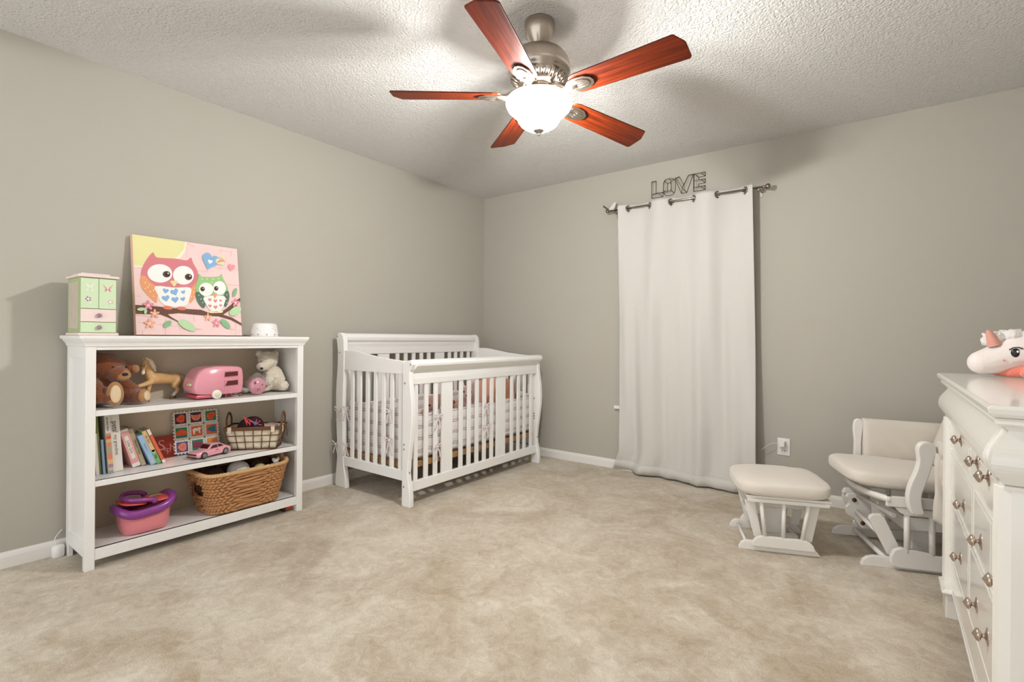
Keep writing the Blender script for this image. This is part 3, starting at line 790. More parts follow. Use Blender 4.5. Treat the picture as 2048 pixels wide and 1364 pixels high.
rowsd = [(.655, .757, [(-1.195, -1.775, [-1.565]), (-1.79, -2.305, [-1.944, -2.134])], .735 - .022),
         (.482, .640, [(-1.195, -1.85, [-1.655]), (-1.865, -2.175, [-2.017]), (-2.187, -2.312, [-2.292])], .538),
         (.246, .467, [(-1.195, -1.775, [-1.575]), (-1.79, -2.305, [-1.946, -2.131])], .342)]
for z0, z1, ds, kz in rowsd:
    for (ya, yb, ks) in ds:
        q = MB().box(DX - .0035, DX, yb, ya, z0, z1)
        q.box(DX - .0055, DX - .0035, yb + .018, ya - .018, z0 + .014, z1 - .014)
        o = q.build('drawer', M_dress, dr, bevel=.0011)
        for k in ks: knob(k, kz + (.02 if kz > .7 else 0), o)

# ------------------------------------------------------------------ glider ottoman
M_gl = mat('glider_paint', '#eae6e0', 0.35)
A = R(21)
def roundbar(x0, x1, z0, z1, n=6, left=True, right=True):
    """(x,z) outline of a board with rounded upper ends"""
    r = (z1 - z0) * 0.95
    pts = [(x0 if not left else x0, z0), (x1, z0)]
    if right: pts += [(x1 - r + r * math.cos(a), z0 + (z1 - z0) * math.sin(a)) for a in [PI / 2 * k / n for k in range(1, n + 1)]]
    else: pts += [(x1, z1)]
    if left: pts += [(x0 + r - r * math.sin(a), z0 + (z1 - z0) * math.cos(a)) for a in [PI / 2 * k / n for k in range(0, n)]]
    else: pts += [(x0, z1)]
    return pts
def stick(name, a, b, r, par, m=None):
    return MB().tube([a, b], r, 14).build(name, m or M_gl, par, world=False)
ot2 = thing('glider_ottoman', (2.613, -1.069, 0), 'white gliding footstool with a pale cushioned top in front of the glider chair', 'ottoman', None, A)
OW = .31
for t0 in (0, OW):
    MB().prism([(0, 0), (.372, 0), (.336, .046), (.03, .046), (.012, .035), (0, .012)], t0, t0 + .022, 'y').build('base_rail', M_gl, ot2, bevel=.003, world=False)
    MB().prism(roundbar(.058, .340, .030, .082), t0 - .023 if t0 == 0 else t0 + .023, t0 - .001 if t0 == 0 else t0 + .045, 'y').build('glide_rail', M_gl, ot2, bevel=.003, world=False)
    ty = t0 - .012 if t0 == 0 else t0 + .034
    stick('spindle', (.098, ty, .262), (.118, ty, .078), .0095, ot2)
    stick('spindle', (.203, ty, .262), (.200, ty, .078), .0095, ot2)
    stick('spindle', (.314, ty, .262), (.284, ty, .078), .0095, ot2)
    MB().box(.035, .40, ty - .016, ty + .016, .252, .270).build('top_rail', M_gl, ot2, bevel=.003, world=False)
    ti = t0 + .024 if t0 == 0 else t0 - .024
    for pts in ([(.030, .236), (.036, .246), (.07, .247), (.078, .24), (.112, .06), (.075, .06)], [(.30, .06), (.338, .06), (.372, .236), (.362, .246), (.330, .240)]):
        MB().prism(pts, min(t0, ti) + (0.0245 if t0 == 0 else -.024), max(t0, ti) + (.024 if t0 == 0 else -.024), 'y').build('swing_board', M_gl, ot2, bevel=.003, world=False)
MB().box(.085, .33, .13, .152, .185, .242).build('cross_board', M_gl, ot2, bevel=.003, world=False)
MB().box(.135, .245, .1305, .1515, .05, .1845).build('cross_board', M_gl, ot2, bevel=.003, world=False)
MB().box(.10, .30, .12, .165, .03, .05).build('cross_board', M_gl, ot2, bevel=.003, world=False)
for (s0, z) in ((.040, .024), (.30, .024)): stick('dowel', (s0, .02, z), (s0, OW + .002, z), .0085, ot2)
stick('dowel', (.06, .045, .16), (.06, OW - .02, .16), .0085, ot2)
for s0 in (.062, .33):
    q = MB()
    q.lathe([(.0001, .004), (.006, .004), (.009, 0), (.009, -.003)], (s0 + .004, .31 - .026, .205), Vector((0, -1, 0)), 14).build('bolt', M_bolt, ot2, world=False)
def cushion(name, par, s0, s1, t0, t1, z0, z1, m, tilt=0, crown=.25, ex=.30, nu=56, nv=22, exz=.55):
    """rounded box cushion in local axes; tilt raises z with s"""
    cs, ct, cz = (s0 + s1) / 2, (t0 + t1) / 2, (z0 + z1) / 2
    hs, ht, hz = (s1 - s0) / 2, (t1 - t0) / 2, (z1 - z0) / 2
    q = MB()
    def P(i, j):
        a = 2 * PI * i / nu; v = -PI / 2 + PI * j / nv
        cv = max(0, math.cos(v)) ** ex; sv = math.copysign(abs(math.sin(v)) ** exz, math.sin(v))
        ca, sa = math.cos(a), math.sin(a)
        x = hs * math.copysign(abs(ca) ** ex, ca) * cv; y = ht * math.copysign(abs(sa) ** ex, sa) * cv
        dome = 1 - crown * ((x / hs) ** 2 + (y / ht) ** 2) / 2 if sv > 0 else 1
        z = hz * sv * dome
        wr = .0025 * math.sin(x * 40 + y * 21) * math.sin(y * 33 - x * 9) * (1 if sv > 0 else 0)
        return Vector((cs + x, ct + y, cz + z + wr + tilt * x))
    q.grid(P, nu, nv, closed_u=True)
    return q.build(name, m, par, world=False)
MB().box(.03, .41, -.02, .34, .270, .282).build('seat_board', M_gl, ot2, bevel=.003, world=False)
cushion('cushion', ot2, -.012, .425, -.052, .375, .275, .372, M_cush, crown=.35, ex=.42)

# ------------------------------------------------------------------ glider chair
ch = thing('glider_chair', (3.115, -0.902, 0), 'white gliding nursing chair with beige padded seat and arms beside the dresser', 'chair', None, A)
CW = .40
for t0 in (0, CW):
    near = t0 == 0
    MB().prism([(0, 0), (.60, 0), (.60, .05), (.055, .05), (.028, .043), (.008, .026)], t0 - .011, t0 + .011, 'y').build('base_rail', M_gl, ch, bevel=.003, world=False)
    ta, tb = (t0 - .036, t0 - .0125) if near else (t0 + .0125, t0 + .036)
    MB().prism([(.112, .035), (.118, .022), (.15, .016), (.58, .016), (.58, .082), (.30, .086), (.20, .104), (.155, .108), (.125, .095), (.112, .065)], ta, tb, 'y').build('glide_rail', M_gl, ch, bevel=.004, world=False)
    tm = (ta + tb) / 2
    for s_ in (.178, .276, .374, .472): stick('spindle', (s_, tm, .285), (s_ + .001, tm, .085), .0125, ch)
    MB().prism([(.145, .272), (.165, .262), (.56, .258), (.56, .285), (.13, .296)], ta - .004, tb + .004, 'y').build('arm_rail', M_gl, ch, bevel=.003, world=False)
    # tilted swing arm
    sa_, sb_ = (t0 + .0125, t0 + .034) if near else (t0 - .034, t0 - .0125)
    MB().prism([(.040, .215), (.046, .232), (.062, .240), (.09, .242), (.104, .228), (.180, .062), (.118, .055)], sa_ if near else sa_, sb_, 'y').build('swing_arm', M_gl, ch, bevel=.004, world=False)
# pivot plate with two bolts seen under the seat at the far side
MB().prism([(.045, .225), (.055, .243), (.085, .248), (.15, .236), (.165, .18), (.165, .06), (.12, .062), (.085, .11), (.05, .13), (.046, .17), (.062, .19)], .33, .352, 'y').build('pivot_plate', M_gl, ch, bevel=.005, bseg=3, world=False)
for (s_, z) in ((.085, .212), (.125, .092)):
    MB().lathe([(.0001, .006), (.007, .005), (.011, 0), (.011, -.004)], (s_, .326, z), Vector((0, -1, 0)), 16).build('bolt', M_bolt, ch, world=False)
MB().prism([(.038, .235), (.05, .262), (.075, .266), (.10, .25), (.09, .235)], .355, .385, 'y').build('front_block', M_gl, ch, bevel=.005, world=False)
stick('dowel', (.108, .0125, .036), (.108, CW - .0125, .036), .0115, ch)
stick('dowel', (.085, .035, .150), (.095, .329, .150), .0115, ch)
stick('dowel', (.15, .036, .235), (.10, .352, .238), .0115, ch)
MB().box(.20, .56, .06, .34, .165, .225).build('under_board', M_gl, ch, bevel=.003, world=False)
MB().box(.25, .33, .10, .122, .03, .164).build('under_board', M_gl, ch, bevel=.003, world=False)
MB().box(.40, .48, .10, .122, .03, .164).build('under_board', M_gl, ch, bevel=.003, world=False)
# seat frame: gently curved front board
fr = MB()
def frame_pt(i, j):
    t_ = -.045 + (CW + .09) * i / 24
    s_ = .03 + .075 * abs(2 * i / 24 - 1) ** 2.2
    return Vector((s_, t_, (.318, .345)[j]))
fr.grid(frame_pt, 24, 1)
fr.build('seat_frame', M_gl, ch, solid=.022, world=False)
for t0 in (-.045, CW + .025): MB().box(.09, .56, t0, t0 + .02, .298, .345).build('seat_frame', M_gl, ch, bevel=.003, world=False)
cushion('seat_cushion', ch, -.035, .47, -.005, .435, .352, .448, M_cush, tilt=-.05, crown=.25, ex=.38)
# arms
for near in (True, False):
    t0 = -.075 if near else CW + .055
    sh = .035 if near else .0
    post = [(.135, .300), (.118, .36), (.125, .42), (.150, .49), (.160, .54), (.155, .585), (.162, .612), (.185, .626), (.215, .618), (.226, .59), (.218, .55), (.206, .50), (.186, .43), (.172, .38), (.176, .33), (.182, .300)]
    if not near: post = [(.128, .300), (.124, .40), (.126, .50), (.120, .57), (.124, .612), (.136, .628), (.156, .628), (.168, .610), (.166, .57), (.160, .50), (.160, .40), (.164, .30)]
    MB().prism(smooth_poly([(p[0] + sh, p[1] - (.012 if near else 0)) for p in post], 3), t0 - (.018 if near else 0), t0 + (.016 if near else .022), 'y').build('arm_post', M_gl, ch, bevel=.006, bseg=3, world=False, angle=50)
    tt = t0 - .03 if near else t0 - .005
    # padded arm: drape with rounded top
    q = MB()
    pr = [(-.028, .0), (-.034, .10), (-.030, .20), (-.020, .243), (0, .258), (.020, .243), (.030, .20), (.034, .10), (.028, .0)]
    s_a, s_b = (.268, .56) if near else (.166, .56)
    nS = 26; pp = smooth_poly([(a_, b_, 0) for a_, b_ in pr], 3, False)
    def arm_pt(i, j, near=near, tt=tt, s_a=s_a, s_b=s_b, pp=pp):
        u = i / nS; p = pp[j]
        bul = 1 + .10 * math.sin(u * 9 + p.y * 30)
        zb_ = .372 if not near else .36 - .10 * math.sin(PI * min(1, u * 1.25)) * (1 - p.y / .26)
        ztop = .634 - .012 * u - (.012 if near else 0)
        zz = zb_ + (ztop - zb_) * p.y / .258
        sag = .006 * math.sin(u * 24 + p.y * 45) * (1 - p.y / .26)
        return Vector((s_a + (s_b - s_a) * u, tt + .016 + p.x * bul * (1.0 if i not in (0, nS) else .75) + sag, zz))
    q.grid(arm_pt, nS, len(pp) - 1)
    for e_ in (0, nS):
        q.faces([arm_pt(e_, j) for j in range(len(pp))], [tuple(range(len(pp)))])
    q.build('arm_pad', M_cush, ch, weld=True, world=False)
# side pocket of cloth hanging under the near arm
q = MB()
def pocket(i, j):
    u, v = i / 20, j / 16
    top = Vector((.24 + .22 * u, -.128 - .004 * math.sin(u * 14), .575 - .03 * math.sin(PI * u)))
    bot = Vector((.235 + .30 * u, -.124 - .02 * math.sin(PI * u), .335 - .125 * math.sin(PI * min(1, .15 + u * .6)) + .10 * max(0, u - .6)))
    p = top.lerp(bot, v)
    p.y -= .022 * math.sin(PI * v) * math.sin(PI * u) + .006 * math.sin(u * 17 - v * 9)
    return p
q.grid(pocket, 20, 16).build('side_pocket', M_cush, ch, solid=.004, world=False)
MB().tube(smooth_poly([(.262, -.137, .545), (.275, -.15, .49), (.262, -.152, .45), (.275, -.146, .42)], 4, False), [.010] * 4 * 3 + [.012], 8).build('fabric_tie', M_cush, ch, world=False)
# reclined back
q = MB()
def back_pt(i, j):
    v = i / 22; a = 2 * PI * j / 28
    ca, sa = math.cos(a), math.sin(a)
    wv = .225 - .03 * abs(v - .45) if v < .85 else .225 - .03 * .4 - .06 * ((v - .85) / .15) ** 2
    th = .045 * (math.sin(PI * min(1, max(0, v * .98 + .01))) ** .3)
    base = Vector((.46 + .16 * v, .20, .42 + .43 * v))
    return base + Vector((-.94, 0, .34)) * th * math.copysign(abs(ca) ** .6, ca) + Vector((0, 1, 0)) * wv * math.copysign(abs(sa) ** .5, sa) * (1 if 0 < i < 22 else .85)
q.grid(back_pt, 22, 28)
for e_ in (0, 22): q.faces([back_pt(e_, j) for j in range(28)], [tuple(range(28))])
q.build('back_cushion', M_cush, ch, weld=True, world=False)
for t0 in (-.04, CW + .02): MB().prism([(.50, .30), (.54, .30), (.70, .82), (.66, .83)], t0, t0 + .02, 'y').build('back_post', M_gl, ch, bevel=.003, world=False)

# ------------------------------------------------------------------ things on top of the bookcase
TOPZ = 1.0602
# jewellery box
M_mint = mat('mint_paint', '#cfe3bd', 0.5)
M_mintd = mat('mint_side_paint', '#a9b887', 0.5)
M_pinkp = mat('pale_pink_paint', '#eed9d3', 0.5)
M_strip = mat('rose_stripe_paint', '#cfc0b4', 0.5)
M_fpink = mat('flower_pink', '#e3a6ad', 0.5)
M_fpurp = mat('flower_purple', '#8f5f8f', 0.5)
M_leaf = mat('leaf_green', '#8db071', 0.5)
M_wht = mat('decal_white', '#f1ece9', 0.5)
M_rose = mat('rose_metal_knob', '#a48792', 0.4, metal=0.5)
JX0, JX1, JY0, JY1 = .075, .275, -3.168, -3.032
jb = thing('jewelry_box', (.175, -3.10, TOPZ), 'small mint green jewellery box with butterfly doors and two drawers on the bookcase top', 'jewelry box')
MB().box(JX0 - .006, JX1 + .008, JY0 - .007, JY1 + .007, TOPZ, TOPZ + .012).build('base', M_pinkp, jb, bevel=.003)
q = MB(); q.box(JX0, JX1 - .004, JY0, JY1, TOPZ + .012, TOPZ + .268); q.build('body', M_mintd, jb, bevel=.002)
for k in range(6):
    x = JX0 + .022 + k * .026
    MB().box(x, x + .018, JY0 - .0015, JY0, TOPZ + .032, TOPZ + .248).build('side_stripe', M_strip, jb)
MB().box(JX0 - .008, JX1 + .010, JY0 - .008, JY1 + .008, TOPZ + .268, TOPZ + .279).build('top', M_pinkp, jb, bevel=.003)
MB().box(JX0 + .03, JX1 - .02, JY0 + .008, JY1 - .02, TOPZ + .279, TOPZ + .289).build('lid', M_pinkp, jb, bevel=.003)
def on_front(x, y, z): return Matrix(((0, 0, 1, x), (1, 0, 0, y), (0, 1, 0, z), (0, 0, 0, 1)))   # local (right=+y, up=+z) facing +x
ym = (JY0 + JY1) / 2
for (a, b_) in ((JY0 + .003, ym - .0008), (ym + .0008, JY1 - .003)):
    d = MB().box(JX1 - .004, JX1 + .002, a, b_, TOPZ + .125, TOPZ + .264).build('door', M_mint, jb, bevel=.001)
    cyy = (a + b_) / 2; left = a < ym - .01
    F = on_front(JX1 + .0023, cyy, TOPZ + .20)
    fl = MB()
    w_ = [(-.003, .03), (-.020, .052), (-.012, .026), (-.004, .012)]
    fl.mi = 0
    for sg in (-1, 1):
        fl.flat([(p[0] * sg * (.8 if left else 1), p[1] * .8 + (.004 if left else 0)) for p in w_], F)
        fl.flat([(sg * .002, .018), (sg * .014, .012), (sg * .008, .002)], F)
    fl.build('butterfly', M_wht if left else M_fpink, d)
    fw2 = MB()
    F2 = on_front(JX1 + .0023, cyy - (.006 if left else -.010), TOPZ + (.168 if left else .158))
    fw2.flat([(.013 * math.cos(2 * PI * k / 10) * (1 if k % 2 else .55), .013 * math.sin(2 * PI * k / 10) * (1 if k % 2 else .55)) for k in range(10)], F2)
    fw2.build('flower', M_fpurp if left else M_fpink, d)
    F3 = on_front(JX1 + .0026, cyy - (.006 if left else -.010), TOPZ + (.168 if left else .158))
    MB().flat([(.006 * math.cos(2 * PI * k / 8), .006 * math.sin(2 * PI * k / 8)) for k in range(8)], F3).flat([(.004, -.018), (.016, -.014), (.02, -.008), (.012, -.02)], F3).build('flower_centre', M_wht, d)
for z0, z1, mm in ((.064, .122, M_pinkp), (.014, .061, M_mint)):
    d = MB().box(JX1 - .004, JX1 + .002, JY0 + .003, JY1 - .003, TOPZ + z0, TOPZ + z1).build('drawer', mm, jb, bevel=.001)
    MB().lathe([(.0001, .014), (.006, .0135), (.0105, .010), (.0105, .006), (.004, .004), (.004, -.001)], (JX1 + .002, ym, TOPZ + (z0 + z1) / 2), PX, 6, smooth=False).build('knob', M_rose, d)

# owl canvas : leans against the wall, hand painted flat shapes
AC = {}
def pm(n, c_):
    if n not in AC: AC[n] = (len(AC), mat('paint_' + n, c_, 0.7, bump=0.05, bscale=220))
    return AC[n][0]
CW_, CH_ = .530, .532
lean = math.asin(.075 / CH_)
cvp = thing('owl_canvas', (.105, -2.64, TOPZ), 'square canvas painting of two owls on a branch, leaning on the bookcase top', 'painting')
MC = Matrix.Translation(Vector((.112, -2.906, TOPZ + .0056))) @ Matrix.Rotation(-lean, 4, 'Y') @ Matrix(((0, 0, 1, 0), (1, 0, 0, 0), (0, 1, 0, 0), (0, 0, 0, 1)))
pm('pink', '#f3d3d0')
M_cedge = mat('canvas_edge_paint', '#eec2ae', 0.8)
MB().prism([(0, 0), (CW_, 0), (CW_, CH_), (0, CH_)], -.034, 0, 'z', M=MC).build('canvas_block', M_cedge, cvp, bevel=.002)
art = MB(); lay = [0]
def uvp(x, y):
    L_ = 565 + (y - 110) * .0266; Rr = 1275 + (y - 200) * .056
    Tt = 110 + (x - 565) * .127
    u = (x - L_) / (Rr - L_); v = (788 - y) / (788 - Tt)
    return (min(max(u, 0), 1) * CW_, min(max(v, 0), 1) * CH_)
def paint(n, c_, pts, raw=True, smooth=0):
    art.mi = pm(n, c_)
    lay[0] += 1
    P = [uvp(*p) for p in pts] if raw else pts
    if smooth: P = [(q_.x, q_.y) for q_ in [Vector((v_[0], v_[1])) for v_ in [(a.x, a.y) for a in smooth_poly([(p[0], p[1], 0) for p in P], smooth)]]]
    P = [(min(max(p[0], 0.0005), CW_ - .0005), min(max(p[1], 0.0005), CH_ - .0005)) for p in P]
    art.flat(P, MC @ Matrix.Translation(Vector((0, 0, .0006 + lay[0] * .00006))))
def ell_(n, c_, x, y, rx, ry, rot=0, k=20):
    paint(n, c_, [(x + rx * math.cos(2 * PI * i / k) * math.cos(rot) - ry * math.sin(2 * PI * i / k) * math.sin(rot), y + rx * math.cos(2 * PI * i / k) * math.sin(rot) + ry * math.sin(2 * PI * i / k) * math.cos(rot)) for i in range(k)])
def heart_(n, c_, x, y, s_, rot=0):
    pts = []
    for i in range(24):
        t_ = 2 * PI * i / 24
        hx = 16 * math.sin(t_) ** 3 / 16; hy = -(13 * math.cos(t_) - 5 * math.cos(2 * t_) - 2 * math.cos(3 * t_) - math.cos(4 * t_)) / 16
        pts.append((x + s_ * (hx * math.cos(rot) - hy * math.sin(rot)), y + s_ * (hx * math.sin(rot) + hy * math.cos(rot))))
    paint(n, c_, pts)
def flower_(n, c_, x, y, s_):
    for k in range(5):
        a = 2 * PI * k / 5 - PI / 2
        ell_(n, c_, x + s_ * .55 * math.cos(a), y + s_ * .55 * math.sin(a), s_ * .5, s_ * .26, a, 10)
    ell_('flowerc', '#f4e3c4', x, y, s_ * .22, s_ * .22, 0, 8)
paint('pink', '#f3d3d0', [(0, 0), (CW_, 0), (CW_, CH_), (0, CH_)], raw=False)
for (xa, ya, xb_, yb_, w_) in ((600, 340, 640, 345, 2), (905, 165, 960, 185, 3), (905, 185, 908, 260, 2), (1130, 210, 1240, 220, 2), (1150, 200, 1152, 230, 3), (1190, 445, 1290, 452, 3), (575, 530, 615, 532, 2), (590, 705, 1000, 748, 2), (850, 745, 1010, 750, 3), (620, 760, 622, 786, 3), (760, 640, 763, 786, 2), (1180, 740, 1250, 750, 3), (1100, 330, 1290, 345, 2), (950, 640, 953, 700, 2), (1130, 650, 1300, 668, 2), (1255, 690, 1258, 786, 2), (580, 660, 720, 672, 3), (1225, 215, 1228, 250, 3), (960, 350, 1060, 358, 2)):
    dx, dy = xb_ - xa, yb_ - ya; l_ = math.hypot(dx, dy); nx, ny = -dy / l_ * w_ * .6, dx / l_ * w_ * .6
    paint('pinkline', '#e6aeb0', [(xa + nx, ya + ny), (xb_ + nx, yb_ + ny), (xb_ - nx, yb_ - ny), (xa - nx, ya - ny)])
paint('sunrim', '#f6ecd9', [(565, 110), (908, 150), (900, 215), (870, 262), (820, 300), (740, 330), (660, 340), (568, 332)])
paint('sun', '#e9e3a4', [(565, 110), (895, 150), (888, 205), (850, 250), (800, 290), (730, 318), (650, 330), (568, 322)])
# pink owl
paint('owlpink', '#d98088', [(688, 232), (706, 262), (740, 268), (840, 272), (905, 282), (935, 262), (950, 300), (975, 345), (985, 390), (975, 440), (940, 480), (880, 510), (780, 520), (690, 500), (635, 450), (614, 400), (622, 340), (650, 280)], smooth=3)
ell_('owlwing', '#e9a070', 640, 450, 30, 60, -.25); paint('owlwing', '#e9a070', [(614, 410), (650, 420), (690, 450), (716, 480), (720, 510), (712, 540), (708, 575), (680, 555), (640, 510), (618, 460)], smooth=3)
paint('owlwing', '#e9a070', [(982, 415), (978, 480), (958, 540), (925, 575), (915, 530), (925, 490), (955, 450)], smooth=3)
for (x, y) in ((640, 440), (655, 470), (670, 500), (690, 530), (665, 455), (690, 490), (640, 480), (950, 500), (935, 530), (965, 470), (955, 530)): ell_('dot', '#f7e3cf', x, y, 4, 4, 0, 8)
paint('belly', '#f5f1ee', [(700, 462), (820, 470), (930, 470), (925, 530), (905, 585), (850, 600), (780, 595), (735, 570), (715, 520)], smooth=3)
for (x, y, s_, rt_) in ((765, 493, 20, .2), (822, 500, 27, -.4), (880, 500, 15, -.3), (765, 543, 25, -.2), (825, 552, 24, -.1), (877, 547, 17, -.3)): heart_('blueheart', '#86b4dc', x, y, s_, rt_)
for (x, y, rx, ry) in ((731, 375, 78, 63), (883, 385, 70, 64)): ell_('eyewhite', '#f7f5f2', x, y, rx, ry, 0, 28)
for (x, y) in ((772, 380), (916, 396)):
    ell_('eyebrown', '#5b3a2e', x, y, 25, 22); ell_('eyeblack', '#2c1a16', x + 4, y, 14, 13); ell_('eyewhite', '#f7f5f2', x + 10, y - 6, 5, 5, 0, 8)
paint('beak', '#ead9a0', [(795, 425), (845, 425), (832, 450), (820, 465), (808, 450)], smooth=2)
# branch
paint('branch', '#6b4636', [(568, 590), (700, 598), (850, 612), (1000, 618), (1060, 640), (1130, 640), (1180, 612), (1240, 570), (1300, 535), (1302, 560), (1230, 610), (1160, 650), (1230, 670), (1308, 708), (1308, 722), (1220, 685), (1130, 662), (1000, 655), (850, 642), (775, 650), (800, 670), (860, 705), (840, 700), (780, 672), (730, 652), (568, 650)])
for (x, y) in ((778, 607), (867, 610)): ell_('orangefoot', '#df7f5c', x, y, 32, 12, .1)
for (x, y) in ((1080, 632), (1138, 630)): ell_('creamfoot', '#eadfa8', x, y, 22, 9, 0)
# green owl
paint('owlgreen', '#9cc885', [(992, 372), (1005, 392), (1080, 395), (1135, 390), (1150, 372), (1160, 400), (1190, 450), (1200, 490), (1180, 525), (1090, 545), (1000, 520), (965, 485), (975, 420)], smooth=3)
for (x, y) in ((1010, 410), (1045, 408), (1090, 410), (1130, 405), (1165, 440), (1175, 470), (1080, 430)): ell_('dotg', '#dceccd', x, y, 4.5, 4.5, 0, 8)
paint('wingdark', '#5c7460', [(965, 500), (1000, 505), (1030, 545), (1030, 590), (1015, 608), (985, 580), (967, 540)], smooth=3)
paint('wingdark', '#5c7460', [(1175, 500), (1200, 490), (1210, 530), (1195, 580), (1175, 598), (1160, 560)], smooth=3)
for (x, y) in ((985, 520), (1000, 545), (1012, 570), (1190, 515), (1185, 545), (1192, 570)): ell_('dotb', '#c8e3e0', x, y, 4, 4, 0, 8)
paint('belly', '#f5f1ee', [(1025, 530), (1170, 525), (1168, 580), (1140, 622), (1070, 622), (1035, 580)], smooth=3)
for (x, y, s_, rt_) in ((1063, 550, 13, .1), (1103, 558, 14, 0), (1142, 556, 10, .1), (1063, 592, 13, .1), (1104, 600, 15, 0), (1142, 588, 11, .1)): heart_('redheart', '#df8e88', x, y, s_, rt_)
for (x, y, rx, ry) in ((1038, 480, 52, 46), (1135, 470, 48, 47)): ell_('eyewhite', '#f7f5f2', x, y, rx, ry, 0, 24)
for (x, y) in ((1012, 478), (1110, 473)):
    ell_('eyebrown', '#5b3a2e', x, y, 16, 16); ell_('eyeblack', '#2c1a16', x, y, 9, 9); ell_('eyewhite', '#f7f5f2', x + 4, y - 4, 3.5, 3.5, 0, 8)
paint('beako', '#e9a183', [(1088, 505), (1114, 505), (1110, 528), (1100, 540), (1090, 525)], smooth=2)
# hearts in the sky, flowers and leaves
heart_('blueheart', '#86b4dc', 1070, 285, 64, .35); heart_('stripeheart', '#eae0b2', 1148, 285, 38, -.5)
for k in range(4): paint('redline', '#db8585', [(1115 + k * 14, 295 - k * 4), (1160 + k * 6, 262 + k * 8), (1163 + k * 6, 266 + k * 8), (1117 + k * 14, 300 - k * 4)])
heart_('whiteheart', '#f6f4f1', 1068, 290, 17, .2); heart_('pinkheart', '#ea9aa5', 1226, 328, 28, .2)
for (x, y, s_, n, c_) in ((655, 593, 34, 'fp', '#e991a4'), (694, 648, 30, 'fo', '#efaf92'), (662, 715, 34, 'fo', '#efaf92'), (1047, 668, 27, 'fo', '#efaf92'), (1108, 707, 30, 'fp', '#e991a4'), (1255, 570, 30, 'fp', '#e991a4')): flower_(n, c_, x, y, s_)
for (x, y, a, b_, rt_, c_, n) in ((1250, 500, 14, 32, .35, '#86bb8b', 'lf1'), (1252, 626, 50, 27, -.4, '#b9dbab', 'lf2'), (900, 725, 66, 26, .5, '#b9dbab', 'lf2'), (772, 717, 30, 17, -.7, '#86bb8b', 'lf1'), (1175, 712, 44, 20, .7, '#86bb8b', 'lf1'), (612, 620, 26, 11, -.1, '#b9dbab', 'lf2'), (637, 636, 9, 16, .2, '#b9dbab', 'lf2')): ell_(n, c_, x, y, a, b_, rt_, 16)
art.build('picture', [v[1] for v in AC.values()], cvp)

# white noise machine
nm = thing('sound_machine', (.2, -2.284, TOPZ), 'round white sound machine with small holes on the right end of the bookcase top', 'sound machine')
MB().lathe([(.0001, TOPZ + .081), (.05, TOPZ + .081), (.060, TOPZ + .078), (.066, TOPZ + .070), (.069, TOPZ + .05), (.074, TOPZ + .02), (.076, TOPZ + .004), (.074, TOPZ), (.0001, TOPZ)], (.2, -2.284, 0), seg=48).build('housing', M_plastic, nm)
for k in range(10):
    a = 2 * PI * k / 10 + .3
    MB().ell((.2 + .0765 * math.cos(a), -2.284 + .0765 * math.sin(a), TOPZ + .012), .0028, seg=8, rings=6).build('vent_hole', M_black, nm)
    if k % 2 == 0: MB().tube([(.2 + .0728 * math.cos(a + .2), -2.284 + .0728 * math.sin(a + .2), TOPZ + .034), (.2 + .0708 * math.cos(a - .2), -2.284 + .0708 * math.sin(a - .2), TOPZ + .052)], .0016, 6).build('groove', M_trim, nm)

# ------------------------------------------------------------------ top shelf toys
SZ = Z1 + .0005
M_teddy = mat('brown_plush', '#8a4a22', 0.95, bump=0.8, bscale=160, var=.25, vscale=14, sheen=0.6)
M_teddyl = mat('tan_plush', '#b5824f', 0.95, bump=0.7, bscale=160, sheen=0.5)
M_pad = mat('cream_suede', '#dcc3a0', 0.9, sheen=0.3)
tb = thing('teddy_bear', (.16, -3.04, SZ), 'brown teddy bear slumped with its head tilted at the left end of the top shelf', 'teddy bear')
q = MB()
q.ell((.15, -3.055, SZ + .091), (.075, .07, .086))
q.ell((.17, -3.045, SZ + .185), (.082, .088, .068), Matrix.Rotation(R(-18), 4, 'X').to_3x3())
q.ell((.235, -3.015, SZ + .155), (.05, .046, .040))
q.chain([(.18, -2.965, SZ + .185), (.17, -2.937, SZ + .175)], [.036, .030])
q.chain([(.16, -3.085, SZ + .236), (.16, -3.100, SZ + .240)], [.026, .022])
q.chain([(.17, -2.99, SZ + .115), (.20, -2.945, SZ + .07), (.215, -2.93, SZ + .05)], [.032, .030, .026])
q.chain([(.18, -3.10, SZ + .12), (.235, -3.10, SZ + .09), (.27, -3.095, SZ + .05)], [.034, .032, .028])
q.chain([(.15, -3.00, SZ + .048), (.20, -2.955, SZ + .044), (.245, -2.925, SZ + .040)], [.042, .038, .034])
q.chain([(.17, -3.075, SZ + .052), (.25, -3.06, SZ + .050), (.285, -3.05, SZ + .052)], [.045, .040, .036])
q.build('body', M_teddy, tb, voxel=.005, smooth_it=4, disp=(.004, .012))
for (c_, rad, ax) in (((.302, -3.043, SZ + .065), (.020, .034, .058), Vector((1, -.1, .05))), ((.262, -2.915, SZ + .042), (.018, .033, .034), Vector((.8, .6, .1)))):
    qd = Vector((1, 0, 0)).rotation_difference(ax.normalized()).to_matrix()
    f = MB().ell(c_, rad, qd).build('foot', M_teddyl, tb, disp=(.002, .01))
    n_ = ax.normalized()
    MB().ell(Vector(c_) + n_ * rad[0] * .86, (.006, rad[1] * .62, rad[2] * .72), qd).build('foot_pad', M_pad, f)
MB().ell((.262, -3.005, SZ + .150), (.024, .036, .028)).build('muzzle', M_teddyl, tb, disp=(.002, .01))
MB().ell((.285, -3.0, SZ + .154), (.008, .013, .008)).build('nose', M_black, tb)
for y in (-3.038, -2.985): MB().ell((.250, y, SZ + .188), .006, seg=12, rings=8).build('eye', M_black, tb)
